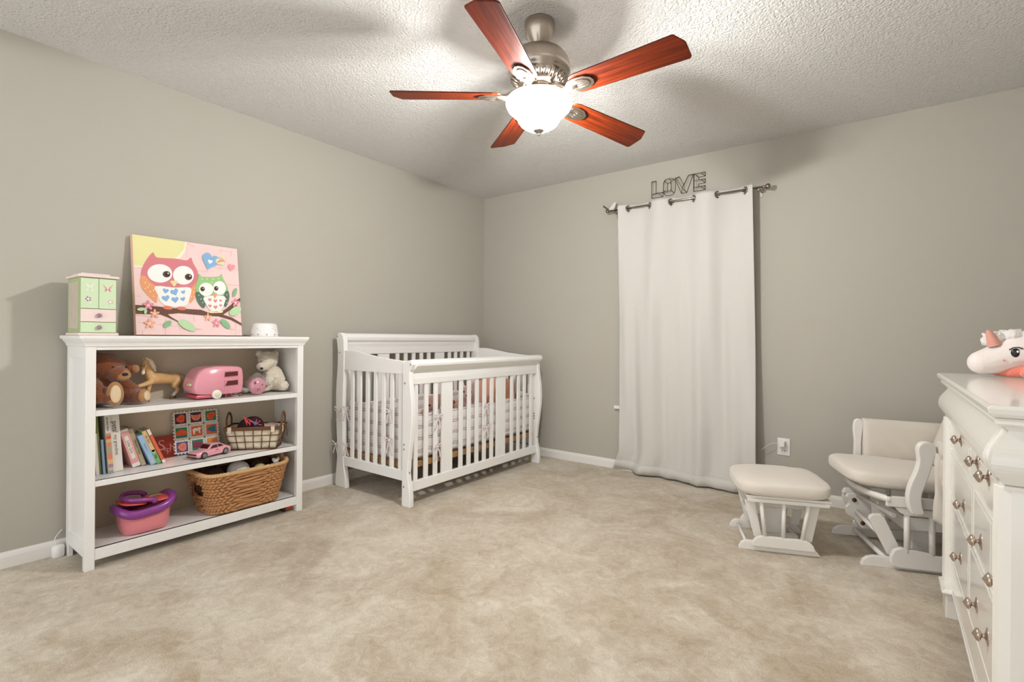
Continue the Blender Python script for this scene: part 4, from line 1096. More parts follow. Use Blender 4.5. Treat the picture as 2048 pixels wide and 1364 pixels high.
MB().chain([(.205, -2.938, SZ + .178), (.205, -2.936, SZ + .172)], [.020, .018]).build('inner_ear', M_teddyl, tb, voxel=.004, smooth_it=3)

# palomino horse
M_palo = mat('palomino_paint', '#dcb27c', 0.4, var=.22, vscale=18)
M_pale = mat('cream_mane', '#e9dcc4', 0.5)
M_hoof = mat('hoof_brown', '#8a6b4d', 0.4)
hr = thing('toy_horse', (.12, -2.80, SZ), 'palomino toy horse with a lifted front leg between the teddy bear and the pink camper', 'toy horse')
q = MB()
fx = lambda pts: pts
q.chain([(.135, -2.842, .838), (.115, -2.80, .835), (.095, -2.755, .828), (.078, -2.72, .828)], [.031, .030, .028, .031], .25)   # trunk
q.chain([(.137, -2.85, .848), (.142, -2.864, .880), (.143, -2.872, .910), (.142, -2.874, .920)], [.026, .019, .015, .013], .25)   # neck
q.chain([(.143, -2.874, .924), (.158, -2.886, .900), (.171, -2.893, .876)], [.0145, .0125, .0085], .25)   # head
q.chain([(.165, -2.88, .906), (.167, -2.882, .902)], [.010, .009])
for (dy, dx) in ((-.007, .006), (.007, -.004)): q.chain([(.138 + dx, -2.876 + dy, .934), (.136 + dx * 1.4, -2.877 + dy * 1.4, .948)], [.005, .0025])
q.chain([(.125, -2.852, .82), (.135, -2.858, .785), (.138, -2.86, .762), (.142, -2.862, .738), (.148, -2.866, .732)], [.017, .011, .0075, .006, .008], .3)   # standing fore leg
q.chain([(.155, -2.852, .822), (.170, -2.885, .812), (.178, -2.912, .806), (.172, -2.922, .79), (.170, -2.905, .772)], [.015, .0115, .009, .007, .007], .3)   # lifted fore leg
q.chain([(.07, -2.712, .815), (.075, -2.722, .79), (.068, -2.700, .769), (.075, -2.712, .744), (.080, -2.722, .735)], [.022, .015, .009, .007, .008], .3)
q.chain([(.095, -2.708, .815), (.098, -2.725, .79), (.092, -2.705, .769), (.096, -2.722, .744), (.10, -2.735, .735)], [.020, .014, .009, .007, .008], .3)
q.build('body', M_palo, hr, voxel=.0028, smooth_it=3)
MB().chain([(.134, -2.868, .943), (.132, -2.850, .925), (.128, -2.838, .900), (.122, -2.826, .874)], [.007, .014, .015, .008]).build('mane', M_pale, hr, voxel=.003, smooth_it=1, disp=(.004, .008))
MB().chain([(.074, -2.688, .838), (.064, -2.672, .815), (.060, -2.660, .775), (.060, -2.660, .745)], [.006, .011, .012, .005]).build('tail', M_pale, hr, voxel=.003, smooth_it=1, disp=(.004, .008))
MB().ell((.178, -2.895, .872), (.0085, .0085, .010)).build('muzzle', M_wht, hr)
for p_ in ((.1745, -2.889, .905), (.157, -2.897, .906)): MB().ell(p_, .0028, seg=8, rings=6).build('eye', M_black, hr)
for (a, b_) in (((.140, -2.861, .752), (.149, -2.866, .731)), ((.175, -2.92, .79), (.171, -2.906, .774)), ((.071, -2.705, .760), (.080, -2.722, .736)), ((.094, -2.712, .758), (.100, -2.735, .736))):
    MB().tube([a, b_], [.0078, .0088], 10).build('sock', M_wht, hr)
for c_ in ((.150, -2.868, SZ), (.082, -2.724, SZ), (.102, -2.738, SZ)): MB().lathe([(.0001, 0), (.0125, 0), (.0095, .012), (.0001, .013)], c_, seg=14).build('hoof', M_hoof, hr)
MB().lathe([(.0001, 0), (.0115, 0), (.009, .011), (.0001, .012)], (.170, -2.897, .757), Vector((0, -.55, .8)), seg=14).build('hoof', M_hoof, hr)

# pink toy camper
M_cp = mat('candy_pink_plastic', '#e59aa9', 0.18, coat=.5)
M_cpd = mat('deep_pink_plastic', '#d55b6b', 0.25)
M_maroon = mat('maroon_interior', '#5a1f18', 0.4)
M_cream = mat('cream_plastic', '#e9e2b8', 0.4)
cm_ = thing('toy_camper', (.20, -2.57, SZ), 'shiny pink toy camper trailer with two side windows on the top shelf', 'toy camper')
out = smooth_poly([(-2.705, .800, 0), (-2.703, .768, 0), (-2.690, .752, 0), (-2.660, .745, 0), (-2.56, .741, 0), (-2.475, .742, 0), (-2.455, .752, 0), (-2.449, .80, 0), (-2.452, .868, 0), (-2.468, .889, 0), (-2.52, .896, 0), (-2.60, .897, 0), (-2.655, .886, 0), (-2.688, .855, 0)], 4)
ol = [(p.x, p.y) for p in out]
cyc, czc = -2.577, .82
q = MB(); nn = len(ol); Q = []
lv = [(.135, .90), (.142, .96), (.155, .995), (.17, 1.0), (.265, 1.0), (.280, .995), (.292, .965), (.297, .92)]
q.grid(lambda i, j: Vector((lv[j][0], cyc + (ol[i % nn][0] - cyc) * lv[j][1], czc + (ol[i % nn][1] - czc) * lv[j][1])), nn, 7, closed_u=True)
for j in (0, 7): q.faces([Vector((lv[j][0], cyc + (p[0] - cyc) * lv[j][1], czc + (p[1] - czc) * lv[j][1])) for p in ol], [tuple(range(nn))], True)
q.build('shell', M_cp, cm_, weld=True)
for (z0, z1, sk) in ((.838, .866, 0), (.788, .817, .012)):
    MB().prism([(-2.553 + sk * .3, z0), (-2.484, z0 + .003), (-2.484, z1), (-2.55 + sk, z1 - .002)], .290, .2995, 'x').build('window', M_maroon, cm_, bevel=.002)
for (z0, z1) in ((.838, .866), (.788, .817)):
    MB().tube([(.2985, -2.555, z0 - .002), (.2985, -2.482, z0 + .001), (.2985, -2.482, z1 + .002), (.2985, -2.553, z1)], .0018, 6, closed=True).build('window_frame', M_cp, cm_)
wl = MB().lathe([(.0001, .012), (.013, .012), (.016, .009), (.021, .009), (.0245, .006), (.0245, -.008), (.0001, -.008)], (.292, -2.592, SZ + .0245), PX, 32).build('wheel', M_wht, cm_)
MB().lathe([(.0001, .004), (.012, .003), (.0135, 0)], (.3035, -2.592, SZ + .0245), PX, 24).build('hubcap', M_cream, wl)
MB().lathe([(.0001, .012), (.013, .012), (.0245, .006), (.0245, -.008), (.0001, -.008)], (.145, -2.592, SZ + .0245), Vector((-1, 0, 0)), 32).build('wheel', M_wht, cm_)
MB().box(.15, .286, -2.69, -2.60, .727, .744).build('floor_pan', M_cpd, cm_, bevel=.004)
for y in (-2.535, -2.505): MB().prism([(y, .742), (y + .012, .742), (y + .010, SZ), (y + .003, SZ)], .25, .258, 'x').build('stand_leg', M_cpd, cm_)
MB().box(.225, .262, -2.712, -2.700, .795, .808).build('number_plate', M_cream, cm_, bevel=.002)

# white fluffy bear
M_wfur = mat('cream_white_fur', '#e4dac6', 1.0, bump=1.0, bscale=110, sheen=.5)
wbr = thing('white_bear', (.17, -2.22, SZ), 'fluffy cream white toy bear sitting at the right end of the top shelf', 'soft toy')
q = MB()
q.ell((.165, -2.212, SZ + .085), (.062, .060, .076))
q.ell((.165, -2.245, SZ + .195), (.055, .056, .055))
q.ell((.205, -2.295, SZ + .160), (.034, .036, .028))
q.ell((.19, -2.262, SZ + .19), (.045, .045, .045))
q.chain([(.15, -2.20, SZ + .225), (.15, -2.19, SZ + .235)], [.024, .020])
q.chain([(.15, -2.285, SZ + .23), (.15, -2.295, SZ + .235)], [.020, .018])
q.chain([(.18, -2.24, SZ + .12), (.225, -2.265, SZ + .085), (.235, -2.28, SZ + .07)], [.030, .026, .022])
q.chain([(.17, -2.19, SZ + .12), (.22, -2.19, SZ + .08)], [.028, .024])
q.chain([(.17, -2.20, SZ + .044), (.25, -2.19, SZ + .040)], [.036, .030])
q.chain([(.17, -2.25, SZ + .042), (.22, -2.30, SZ + .037)], [.034, .028])
q.build('body', M_wfur, wbr, voxel=.0045, smooth_it=2, disp=(.010, .009))
MB().ell((.233, -2.318, SZ + .150), (.007, .009, .007)).build('nose', M_black, wbr)
MB().ell((.220, -2.272, SZ + .185), .004, seg=10, rings=8).build('eye', M_black, wbr)
MB().ell((.205, -2.308, SZ + .188), .004, seg=10, rings=8).build('eye', M_black, wbr)

# glossy pig ornament in a clear bag
M_pig = mat('glossy_pink_glaze', '#c97f90', 0.12, coat=.8)
pg2 = thing('pig_ornament', (.27, -2.365, SZ), 'glossy pink pig face ornament in clear wrap leaning on the white bear', 'ornament')
fc = MB().ell((.272, -2.362, SZ + .052), (.032, .050, .050)).build('head', M_pig, pg2)
MB().lathe([(.0001, .010), (.010, .010), (.0135, .006), (.014, 0)], (.300, -2.372, SZ + .040), Vector((1, -.25, -.1)), 20).build('snout', M_pig, pg2)
M_pigd = mat('dark_rose_glaze', '#8f3c4c', 0.2)
for sg in (-1, 1):
    MB().ell((.3115, -2.3745 + sg * .005, SZ + .0385), (.002, .0028, .004), seg=8, rings=6).build('nostril', M_pigd, pg2)
    MB().ell((.2985, -2.368 + sg * .020, SZ + .066 - sg * .007), (.005, .0055, .008), seg=10, rings=8).build('eye', M_black, pg2)
MB().faces([Vector(v) for v in ((.28, -2.325, SZ + .06), (.285, -2.303, SZ + .052), (.28, -2.318, SZ + .032))], [(0, 1, 2)]).build('ear', M_pigd, pg2, solid=.006, bevel=.001)
MB().faces([Vector(v) for v in ((.275, -2.395, SZ + .085), (.27, -2.412, SZ + .10), (.27, -2.415, SZ + .07))], [(0, 1, 2)]).build('ear', M_pigd, pg2, solid=.006, bevel=.001)
M_clear = mat('clear_film', '#ffffff', 0.08, alpha=.10, spec=.8)
q = MB()
rr_ = random.Random(3)
def film(i, j):
    a = 2 * PI * i / 20; v = j / 10
    k = 1 + .12 * math.sin(a * 5 + v * 7) * (.4 + v)
    rr2 = (.062 * math.sin(PI * (.12 + .83 * v))) * k
    return Vector((.272 + rr2 * .7 * math.cos(a), -2.362 + rr2 * math.sin(a), max(SZ + .001, SZ + .004 + .125 * v)))
q.grid(film, 20, 10, closed_u=True).build('clear_wrap', M_clear, pg2)

# small glitter trinket by the camper
M_gl1 = mat('copper_glitter', '#b98f78', 0.3, metal=.5, bump=1, bscale=400)
tr = MB()
for k in range(9): tr.tube([(.262, -2.452, SZ + .010), (.262 + .011 * math.cos(k * .7), -2.452 + .013 * math.sin(k * .7), SZ + .010 + .010 * math.sin(k * 2.1))], [.003, .0016], 6)
tr.ell((.262, -2.452, SZ + .009), .0085)
setp(tr.build('hair_clip', M_gl1), 'tiny glittery copper hair clip between the camper and the pig', 'hair clip')
# white folded cloth lying behind the camper
ck = MB()
def cloth(i, j):
    u, v = i / 24, j / 12
    return Vector((.06 + .11 * v, -2.46 + .16 * u, SZ + .010 + .055 * (1 - v) ** 1.2 * (.6 + .4 * math.sin(u * 5 + 1)) + .006 * math.sin(u * 19 + v * 8)))
ck.grid(cloth, 24, 12)
setp(ck.build('white_cloth', M_canvasf, solid=.003), 'crumpled white cloth lying on the top shelf behind the camper and the pig', 'cloth')

# ------------------------------------------------------------------ middle shelf
SB = Z2 + .0005
def rot_book(y, x0, x1, th, hgt, deg, mats, label, title=None, deco=None, tsize=.014, tcol=None, name='book', cat='book', grp='children\'s books on the middle shelf', yaw=0.0):
    """a book standing spine out (spine faces +x), leaning by deg towards -y at its top; y = right lower edge of the spine"""
    t = thing(name, (x1, y, SB), label, cat, grp)
    Mx = Matrix.Translation(Vector((x1, y, SB + th * math.sin(R(deg))))) @ Matrix.Rotation(yaw, 4, 'Z') @ Matrix.Rotation(R(deg), 4, 'X')
    w = x1 - x0
    bb = lambda a, b_, c_, d, e_, f: MB().box(a, b_, c_, d, e_, f, M=Mx)
    cov, pag = mats[0], mats[1]
    q = bb(-w, 0, -th, -th + .0022, 0, hgt); q.box(-w, 0, -.0022, 0, 0, hgt, M=Mx); q.box(-.0022, 0, -th + .0022, -.0022, 0, hgt, M=Mx)
    cv_ = q.build('cover', cov, t)
    bb(-w + .004, -.0024, -th + .0024, -.0024, .003, hgt - .003).build('pages', pag, t)
    F = Mx @ Matrix.Translation(Vector((.0003, -th / 2, 0))) @ Matrix(((0, 0, 1, 0), (1, 0, 0, 0), (0, 1, 0, 0), (0, 0, 0, 1)))
    if deco:
        for (v0, v1, m_, inset) in deco:
            MB().flat([(-th / 2 + inset, v0 * hgt), (th / 2 - inset, v0 * hgt), (th / 2 - inset, v1 * hgt), (-th / 2 + inset, v1 * hgt)], F @ Matrix.Translation(Vector((0, 0, .0001)))).build('spine_patch', m_, cv_)
    if title:
        for (txt, v, sz_, mt_) in title:
            MB().text(txt, sz_, F @ Matrix.Translation(Vector((0, v * hgt, .0004))) @ Matrix.Rotation(-PI / 2, 4, 'Z'), bold=.0002).build('spine_title', mt_, cv_)
    return t
M_page = mat('page_block', '#d9cfba', .9, bump=.1, bscale=300)
def bm_(n, c_): return mat('book_' + n, c_, .45)
K_w, K_gr, K_lav, K_blu, K_pk, K_tan, K_sky, K_or, K_red, K_grn = bm_('white', '#e9e4dd'), bm_('olive', '#8b955a'), bm_('lavender', '#a98cb0'), bm_('steelblue', '#8fa9c4'), bm_('pink', '#e5a6a3'), bm_('tan', '#b9a98b'), bm_('sky', '#9dbfe0'), bm_('orange', '#d9684a'), bm_('ochre', '#e2bd84'), bm_('green', '#76b272')
K_txt, K_txr, K_brn, K_pur, K_cov = bm_('ink', '#4b3f38'), bm_('red_ink', '#c9543f'), bm_('brown_ink', '#7d6a56'), bm_('plum', '#4b2a3b'), bm_('coral', '#e98d74')
rot_book(-3.0985, .12, .245, .014, .195, 3.5, (K_lav, M_page), 'thin lavender spine book, leftmost on the middle shelf', deco=[(.0, 1, K_w, .004)])
rot_book(-3.083, .10, .238, .012, .198, 3.5, (K_w, M_page), 'thin grey white book second from the left on the middle shelf')
rot_book(-3.0705, .07, .222, .010, .278, 3.5, (K_gr, M_page), 'tall olive green book at the left of the middle shelf')
rot_book(-3.058, .10, .235, .009, .165, 3.8, (K_blu, M_page), 'low blue grey booklet in front of the tall olive green book')
rot_book(-3.0285, .09, .243, .021, .286, 3.9, (K_w, M_page), 'tall book with a rainbow patchwork spine beside the wide white book',
         title=[('the story book', .83, .011, K_txt)],
         deco=[(0, .05, K_blu, .001), (.05, .10, K_red, .001), (.10, .16, K_lav, .001), (.16, .24, K_red, .001), (.24, .33, K_cov, .001), (.33, .46, K_tan, .001), (.46, .52, K_cov, .001), (.52, .58, K_red, .001), (.58, .64, K_or, .001), (.645, .665, K_lav, .001), (.67, .69, K_red, .001)])
rot_book(-2.986, .06, .222, .040, .276, 4.2, (K_w, M_page), 'wide white book with pets and my grandma on its spine',
         title=[('pets', .80, .030, K_txt), ('?', .70, .030, K_txr), ('my grandma', .47, .020, K_brn)],
         deco=[])
bk = rot_book(-2.908, .06, .200, .034, .200, 16.5, (K_pk, M_page), 'thick pink book with a white title panel leaning on the wide white book', title=[('Little Girls', .53, .016, K_brn)], deco=[(0, .10, K_w, .0005), (.22, .82, K_w, .009), (.94, 1, K_w, .0005)])
rot_book(-2.882, .06, .192, .020, .200, 17.2, (K_tan, M_page), 'tan brown book leaning to the right of the thick pink book', title=[('Nursery Tales', .5, .013, K_brn)])
rot_book(-2.844, .07, .212, .023, .166, 21.5, (K_sky, M_page), 'light blue book with a dark plum cover leaning beside the tan book', title=[('Bedtime', .6, .012, K_lav)], deco=[(.08, .14, K_red, .004)])
rot_book(-2.821, .118, .208, .019, .188, 21.8, (K_grn, M_page), 'book with a green lower and ochre upper spine leaning beside the light blue book', title=[('Sing', .22, .013, K_txt), ('the Zoo', .75, .013, K_txt)], deco=[(.36, 1, K_red, .0003), (.34, .42, K_w, .003)])
rot_book(-2.802, .118, .210, .014, .196, 22, (K_or, M_page), 'orange spined book with white ends, rightmost of the leaning books', deco=[(0, .09, K_w, .0003), (.84, 1, K_w, .0003)])

# red foil name card
M_foil = mat('red_foil', '#8f2f22', .25, metal=.5, bump=.35, bscale=16)
M_foill = mat('pink_foil_relief', '#c97f78', .3, metal=.4)
fcard = thing('name_plaque', (.10, -2.775, SB), 'square shiny red foil plaque with raised curly letters reading Seph', 'plaque')
MF = Matrix.Translation(Vector((.094, -2.815, SB + .002))) @ Matrix.Rotation(R(-10), 4, 'Y') @ Matrix(((0, 0, 1, 0), (1, 0, 0, 0), (0, 1, 0, 0), (0, 0, 0, 1)))
MB().prism([(0, 0), (.098, 0), (.096, .118), (.002, .116)], -.006, 0, 'z', M=MF).build('plate', M_foil, fcard, bevel=.001)
for (ch_, x, y, sz_) in (('S', .034, .066, .078), ('e', .053, .046, .040), ('p', .067, .042, .044), ('h', .083, .052, .050)):
    MB().text(ch_, sz_, MF @ Matrix.Translation(Vector((x, y, .0018))), thick=.0015).build('letter', M_foill, fcard)

# foam animal puzzle: nine interlocking tiles in one board
FM = {n: mat('foam_' + n, c_, .7) for n, c_ in dict(plum='#3f2440', green='#2e7d5e', orange='#e0663c', violet='#5a4a9a', teal='#43a2a0', edge='#dcd6c8', fruit='#e2572b', salmon='#e7835f', cow='#efe9de', brown='#4a1f1a', blue='#2f7a92', berry='#8c3556', yellow='#e39b3d').items()}
fz = thing('foam_puzzle', (.07, -2.60, SB), 'foam animal puzzle of nine interlocked colourful tiles leaning against the bookcase back', 'puzzle')
MP = Matrix.Translation(Vector((.100, -2.722, SB))) @ Matrix.Rotation(R(-10), 4, 'Y') @ Matrix(((0, 0, 1, 0), (1, 0, 0, 0), (0, 1, 0, 0), (0, 0, 0, 1)))
TS = .0775
def blobp(cx, cy, r, k, seed, n=26):
    rr = random.Random(seed)
    ph = [rr.random() * 6 for _ in range(3)]
    return [(cx + r * (1 + .16 * math.sin(2 * a + ph[0]) + .09 * math.sin(3 * a + ph[1])) * math.cos(a), cy + r * .8 * (1 + .16 * math.sin(2 * a + ph[0]) + .09 * math.sin(3 * a + ph[1])) * math.sin(a)) for a in [2 * PI * i / n for i in range(n)]]
tiles = [['plum', 'plum', 'green'], ['green', 'orange', 'orange'], ['violet', 'green', 'yellow']]
shp = [['fruit', 'salmon', 'fruit'], ['fruit', 'cow', 'blue'], ['salmon', 'berry', 'salmon']]
for r_ in range(3):
    for c_ in range(3):
        x0, y0 = c_ * TS, (2 - r_) * TS
        tp = []
        n = 4
        def edge(p0, p1, out_):
            """castellated edge"""
            d = ((p1[0] - p0[0]), (p1[1] - p0[1])); nx_, ny_ = out_
            for k in range(n):
                a, b_ = k / n, (k + .5) / n
                for (t_, o_) in ((a, 0), (b_, 0), (b_, 1), ((k + 1) / n, 1)):
                    tp.append((p0[0] + d[0] * t_ + nx_ * o_ * .0055, p0[1] + d[1] * t_ + ny_ * o_ * .0055))
        g = .004
        edge((x0 + g, y0 + g), (x0 + TS - g, y0 + g), (0, -1)); edge((x0 + TS - g, y0 + g), (x0 + TS - g, y0 + TS - g), (1, 0))
        edge((x0 + TS - g, y0 + TS - g), (x0 + g, y0 + TS - g), (0, 1)); edge((x0 + g, y0 + TS - g), (x0 + g, y0 + g), (-1, 0))
        tl = MB().prism(tp, -.008, .0, 'z', M=MP @ Matrix.Translation(Vector((0, .008, 0)))).build('tile', FM['edge'], fz)
        Mt = MP @ Matrix.Translation(Vector((0, .008, .0004)))
        MB().prism([(x0 + .011, y0 + .011), (x0 + TS - .011, y0 + .011), (x0 + TS - .011, y0 + TS - .011), (x0 + .011, y0 + TS - .011)], 0, .0006, 'z', M=Mt).build('tile_picture', FM[tiles[r_][c_]], tl)
        pc = FM[shp[r_][c_]]; cx, cy = x0 + TS / 2, y0 + TS / 2
        q = MB()
        if shp[r_][c_] == 'cow':
            P_ = [(-.020, -.006), (-.022, .010), (-.012, .016), (.006, .014), (.012, .020), (.022, .016), (.020, .008), (.014, .004), (.018, -.014), (.012, -.014), (.008, -.002), (-.010, -.002), (-.012, -.018), (-.018, -.018)]
            P_ = [(cx + a, cy + b_) for a, b_ in P_]
        elif shp[r_][c_] == 'blue':
            P_ = [(cx + a, cy + b_) for a, b_ in ((-.026, .0), (-.012, .012), (.006, .020), (.022, .020), (.018, .004), (.024, -.016), (.004, -.016), (-.012, -.008))]
        elif (r_, c_) == (0, 1):
            P_ = [(cx + a, cy + b_) for a, b_ in ((-.026, .018), (-.010, .012), (.010, .012), (.026, .018), (.024, -.002), (.012, -.018), (-.012, -.018), (-.024, -.002))]
        else: P_ = blobp(cx, cy, .024, 0, r_ * 3 + c_)
        q.prism(P_, .0006, .0022, 'z', M=Mt)
        pcm = q.build('animal_shape', pc, tl)
        if shp[r_][c_] in ('cow', 'salmon', 'blue') or r_ == 0:
            d_ = MB()
            for (a, b_) in ((-.007, .003), (.007, .003), (0, -.005)):
                d_.prism([(cx + a + .0022 * math.cos(2 * PI * k / 8), cy + b_ + .0022 * math.sin(2 * PI * k / 8)) for k in range(8)], .0022, .0027, 'z', M=Mt)
            d_.build('animal_spots', FM['brown'], tl)

# pink toy car
M_car = mat('pink_car_paint', '#e8a5b0', .15, coat=.7)
M_glass = mat('dark_tinted_window', '#3c1a1c', .08)
M_tyre = mat('black_tyre', '#241a1a', .6)
M_hub = mat('silver_hub', '#b9b0a8', .3, metal=.8)
car = thing('toy_car', (.222, -2.598, SB), 'pink toy sports car with dark windows parked on the middle shelf', 'toy car', None, math.atan2(.155, -.045) )
# local: +x forwards to the rear of the car, built about the origin ; length .205 width .088
cyaw = Matrix.Identity(4)
ln, wd = .205, .046
prof_lo = [(-.1025, .012), (-.1025, .030), (-.097, .037), (-.060, .043), (-.028, .046), (.0, .047), (.05, .047), (.085, .046), (.1025, .042), (.1025, .018), (.098, .012)]
def carbody(i, j, nx=30):
    u = i / nx; x = -.1025 + .205 * u
    def top(x):
        pts = [(-.1025, .028), (-.095, .036), (-.06, .043), (-.03, .046), (.06, .048), (.09, .046), (.1025, .040)]
        for (a, za), (b_, zb_) in zip(pts, pts[1:]):
            if x <= b_: return za + (zb_ - za) * (x - a) / (b_ - a)
        return .040
    zt_ = top(x); zb_ = .012
    w_ = .044 * (1 - .20 * max(0, -x - .07) / .033 - .12 * max(0, x - .08) / .023)
    ring = [(-w_ * .94, zb_), (-w_, zb_ + .008), (-w_, zt_ - .012), (-w_ * .93, zt_ - .003), (-w_ * .6, zt_), (0, zt_ + .001), (w_ * .6, zt_), (w_ * .93, zt_ - .003), (w_, zt_ - .012), (w_, zb_ + .008), (w_ * .94, zb_)]
    y_, z_ = ring[j]
    return Vector((x, y_, z_))
q = MB(); q.grid(lambda i, j: carbody(i, j), 30, 10)
for e_ in (0, 30): q.faces([carbody(e_, j) for j in range(11)], [tuple(range(11))])
q.faces([carbody(0, 0), carbody(30, 0), carbody(30, 10), carbody(0, 10)], [(0, 1, 2, 3)])
q.build('body', M_car, car, weld=True, world=False)
cab = [(-.040, .045, .038), (-.012, .066, .030), (.0, .069, .029), (.035, .069, .029), (.048, .066, .030), (.078, .047, .036)]
q = MB()
V = []
for (x, z, w_) in cab: V.append((x, z, w_))
def cabp(i, j):
    x, z, w_ = V[i]
    ring = [(-.041, .044), (-w_ - .001, z - .003), (-w_ * .9, z), (0, z + .001), (w_ * .9, z), (w_ + .001, z - .003), (.041, .044)]
    if i in (0, 5): ring = [(-.038, .044), (-w_, z - .002), (-w_ * .9, z), (0, z), (w_ * .9, z), (w_, z - .002), (.038, .044)]
    return Vector((x, ring[j][0], ring[j][1]))
q.grid(cabp, 5, 6); q.build('roof', M_car, car, world=False)
gl = MB()
gl.faces([Vector(v) for v in ((-.036, -.031, .0485), (-.036, .031, .0485), (-.013, .026, .0668), (-.013, -.026, .0668))], [(0, 1, 2, 3)])
gl.build('windscreen', M_glass, car, world=False)
for sg in (-1, 1):
    q = MB(); q.faces([Vector((x, sg * y_, z)) for (x, y_, z) in ((-.028, .0412, .0485), (-.008, .0345, .063), (.018, .034, .0645), (.018, .0412, .0485))], [(0, 1, 2, 3)]); q.build('side_window', M_glass, car, world=False)
    q = MB(); q.faces([Vector((x, sg * y_, z)) for (x, y_, z) in ((.023, .0412, .050), (.023, .034, .0645), (.040, .0348, .063), (.055, .0405, .052))], [(0, 1, 2, 3)]); q.build('side_window', M_glass, car, world=False)
MB().box(-.104, -.1015, -.034, .034, .024, .030).build('grille', M_black, car, world=False)
MB().box(-.1035, -.1015, -.036, .036, .010, .015).build('bumper_lip', M_black, car, world=False)
for x in (-.062, .066):
    for sg in (-1, 1):
        w_ = MB().lathe([(.0001, .004), (.011, .004), (.0175, .003), (.019, 0), (.019, -.012), (.0001, -.012)], (x, sg * .0425, .019), Vector((0, sg, 0)), 28).build('wheel', M_tyre, car, world=False)
        h_ = MB()
        for k in range(5): h_.tube([Vector((x, sg * .0472, .019)), Vector((x + .0105 * math.cos(2 * PI * k / 5 + .3), sg * .0472, .019 + .0105 * math.sin(2 * PI * k / 5 + .3)))], [.0024, .0018], 6)
        h_.tube([Vector((x + .0115 * math.cos(2 * PI * k / 20), sg * .0470, .019 + .0115 * math.sin(2 * PI * k / 20))) for k in range(20)], .0012, 6, closed=True)
        h_.build('hub', M_hub, w_, world=False)
q = MB(); M_decal = mat('rose_decal', '#c9566e', .4)
for sg in (-1, 1):
    q.faces([Vector((x, sg * .0444, z)) for (x, z) in ((.002, .033), (.022, .034), (.024, .040), (.006, .040))], [(0, 1, 2, 3)])
    q.faces([Vector((x, sg * .0444, z)) for (x, z) in ((-.012, .026), (.03, .026), (.032, .0275), (-.010, .028))], [(0, 1, 2, 3)])
q.build('door_decal', M_decal, car, world=False)

# wire basket with cloth liner
M_bwire = mat('dark_bronze_wire', '#6a4526', .4, metal=.5)
M_liner = mat('linen_liner', '#dacdb5', .95, bump=.2, bscale=60)
M_band = mat('brown_fabric_band', '#6b4a30', .9)
wbk = thing('wire_basket', (.205, -2.33, SB), 'brown wire basket with cream cloth liner and hoop handles on the middle shelf', 'basket')
MWB = Matrix.Translation(Vector((.214, -2.336, 0))) @ Matrix.Rotation(R(-40), 4, 'Z')   # local x = depth towards the viewer, y = long side
WXa, WXb, WYa, WYb = -.062, .062, -.123, .123      # bottom
TXa, TXb, TYa, TYb = -.083, .083, -.150, .150      # top
BH = .130
def wq(u, v, ins=0.0):
    """u 0..4 around, v 0..1 up"""
    x0, x1, y0, y1 = [a + (b_ - a) * v for a, b_ in ((WXa, TXa), (WXb, TXb), (WYa, TYa), (WYb, TYb))]
    x0 += ins; x1 -= ins; y0 += ins; y1 -= ins
    k = int(u) % 4; t_ = u - int(u)
    c4 = [(x1, y0), (x1, y1), (x0, y1), (x0, y0)]
    a, b_ = c4[k], c4[(k + 1) % 4]
    return MWB @ Vector((a[0] + (b_[0] - a[0]) * t_, a[1] + (b_[1] - a[1]) * t_, SB + .0045 + BH * v))
q = MB()
for v in (0, .33, .62, 1.0):
    q.tube([wq(k, v) for k in range(4)], .0024 if v not in (0, 1.0) else .0034, 6, closed=True)
for side in range(4):
    n = 6 if side % 2 == 0 else 4
    for i in range(n):
        u = side + i / n
        q.tube([wq(u, 0), wq(u, 1)], .0022, 6)
q.build('wire_grid', M_bwire, wbk)
q = MB(); q.grid(lambda i, j: wq(4 * i / 64, .03 + .93 * j / 8, .0045 + .003 * math.sin(i * 1.1 + j)), 64, 8, closed_u=True, smooth=True)
q.build('liner', M_liner, wbk, solid=.002)
q = MB(); q.grid(lambda i, j: wq(4 * i / 64, .855 + .15 * j / 2, -.0035), 64, 2, closed_u=True, smooth=False); q.build('top_band', M_band, wbk, solid=.002)
MB().box(WXa + .004, WXb - .004, WYa + .004, WYb - .004, SB + .004, SB + .007, M=MWB).build('liner_floor', M_liner, wbk)
for y in (TYa + .002, TYb - .002):
    MB().tube([MWB @ p for p in smooth_poly([(-.045, y, SB + BH), (-.042, y, SB + BH + .05), (.0, y, SB + BH + .082), (.042, y, SB + BH + .05), (.045, y, SB + BH)], 5, False)], .0055, 10).build('handle', M_band, wbk)
for (a, b_) in ((TYa + .018, TYa + .038), (TYb - .052, TYb - .032)): MB().box(TXb + .003, TXb + .0055, a, b_, SB + BH - .026, SB + BH + .008, M=MWB).build('liner_tab', M_liner, wbk, bevel=.001)
MB().box(.04, .062, TYb + .004, TYb + .0065, SB + BH - .03, SB + BH + .008, M=MWB).build('liner_tab', M_liner, wbk, bevel=.001)
MB().tube([MWB @ Vector(p) for p in ((.02, TYb + .01, SB + BH + .01), (.0, TYb + .02, SB + BH - .03), (.005, TYb + .022, SB + BH - .065))], .0025, 6).build('ribbon_tie', M_band, wbk)
M_dk = mat('dark_plum_fabric', '#2c1216', .8, bump=.3, bscale=30)
q = MB()
q.grid(lambda i, j: MWB @ Vector((.052 * math.cos(2 * PI * i / 24) * math.sin(PI / 2 * j / 8), -.035 + .075 * math.sin(2 * PI * i / 24) * math.sin(PI / 2 * j / 8) + .02 * (1 - j / 8), SB + .10 + .085 * math.cos(PI / 2 * j / 8) ** .8)), 24, 8, closed_u=True)
setp(q.build('dark_cap', M_dk, solid=.003), 'dark plum cap heaped inside the wire basket', 'cap')
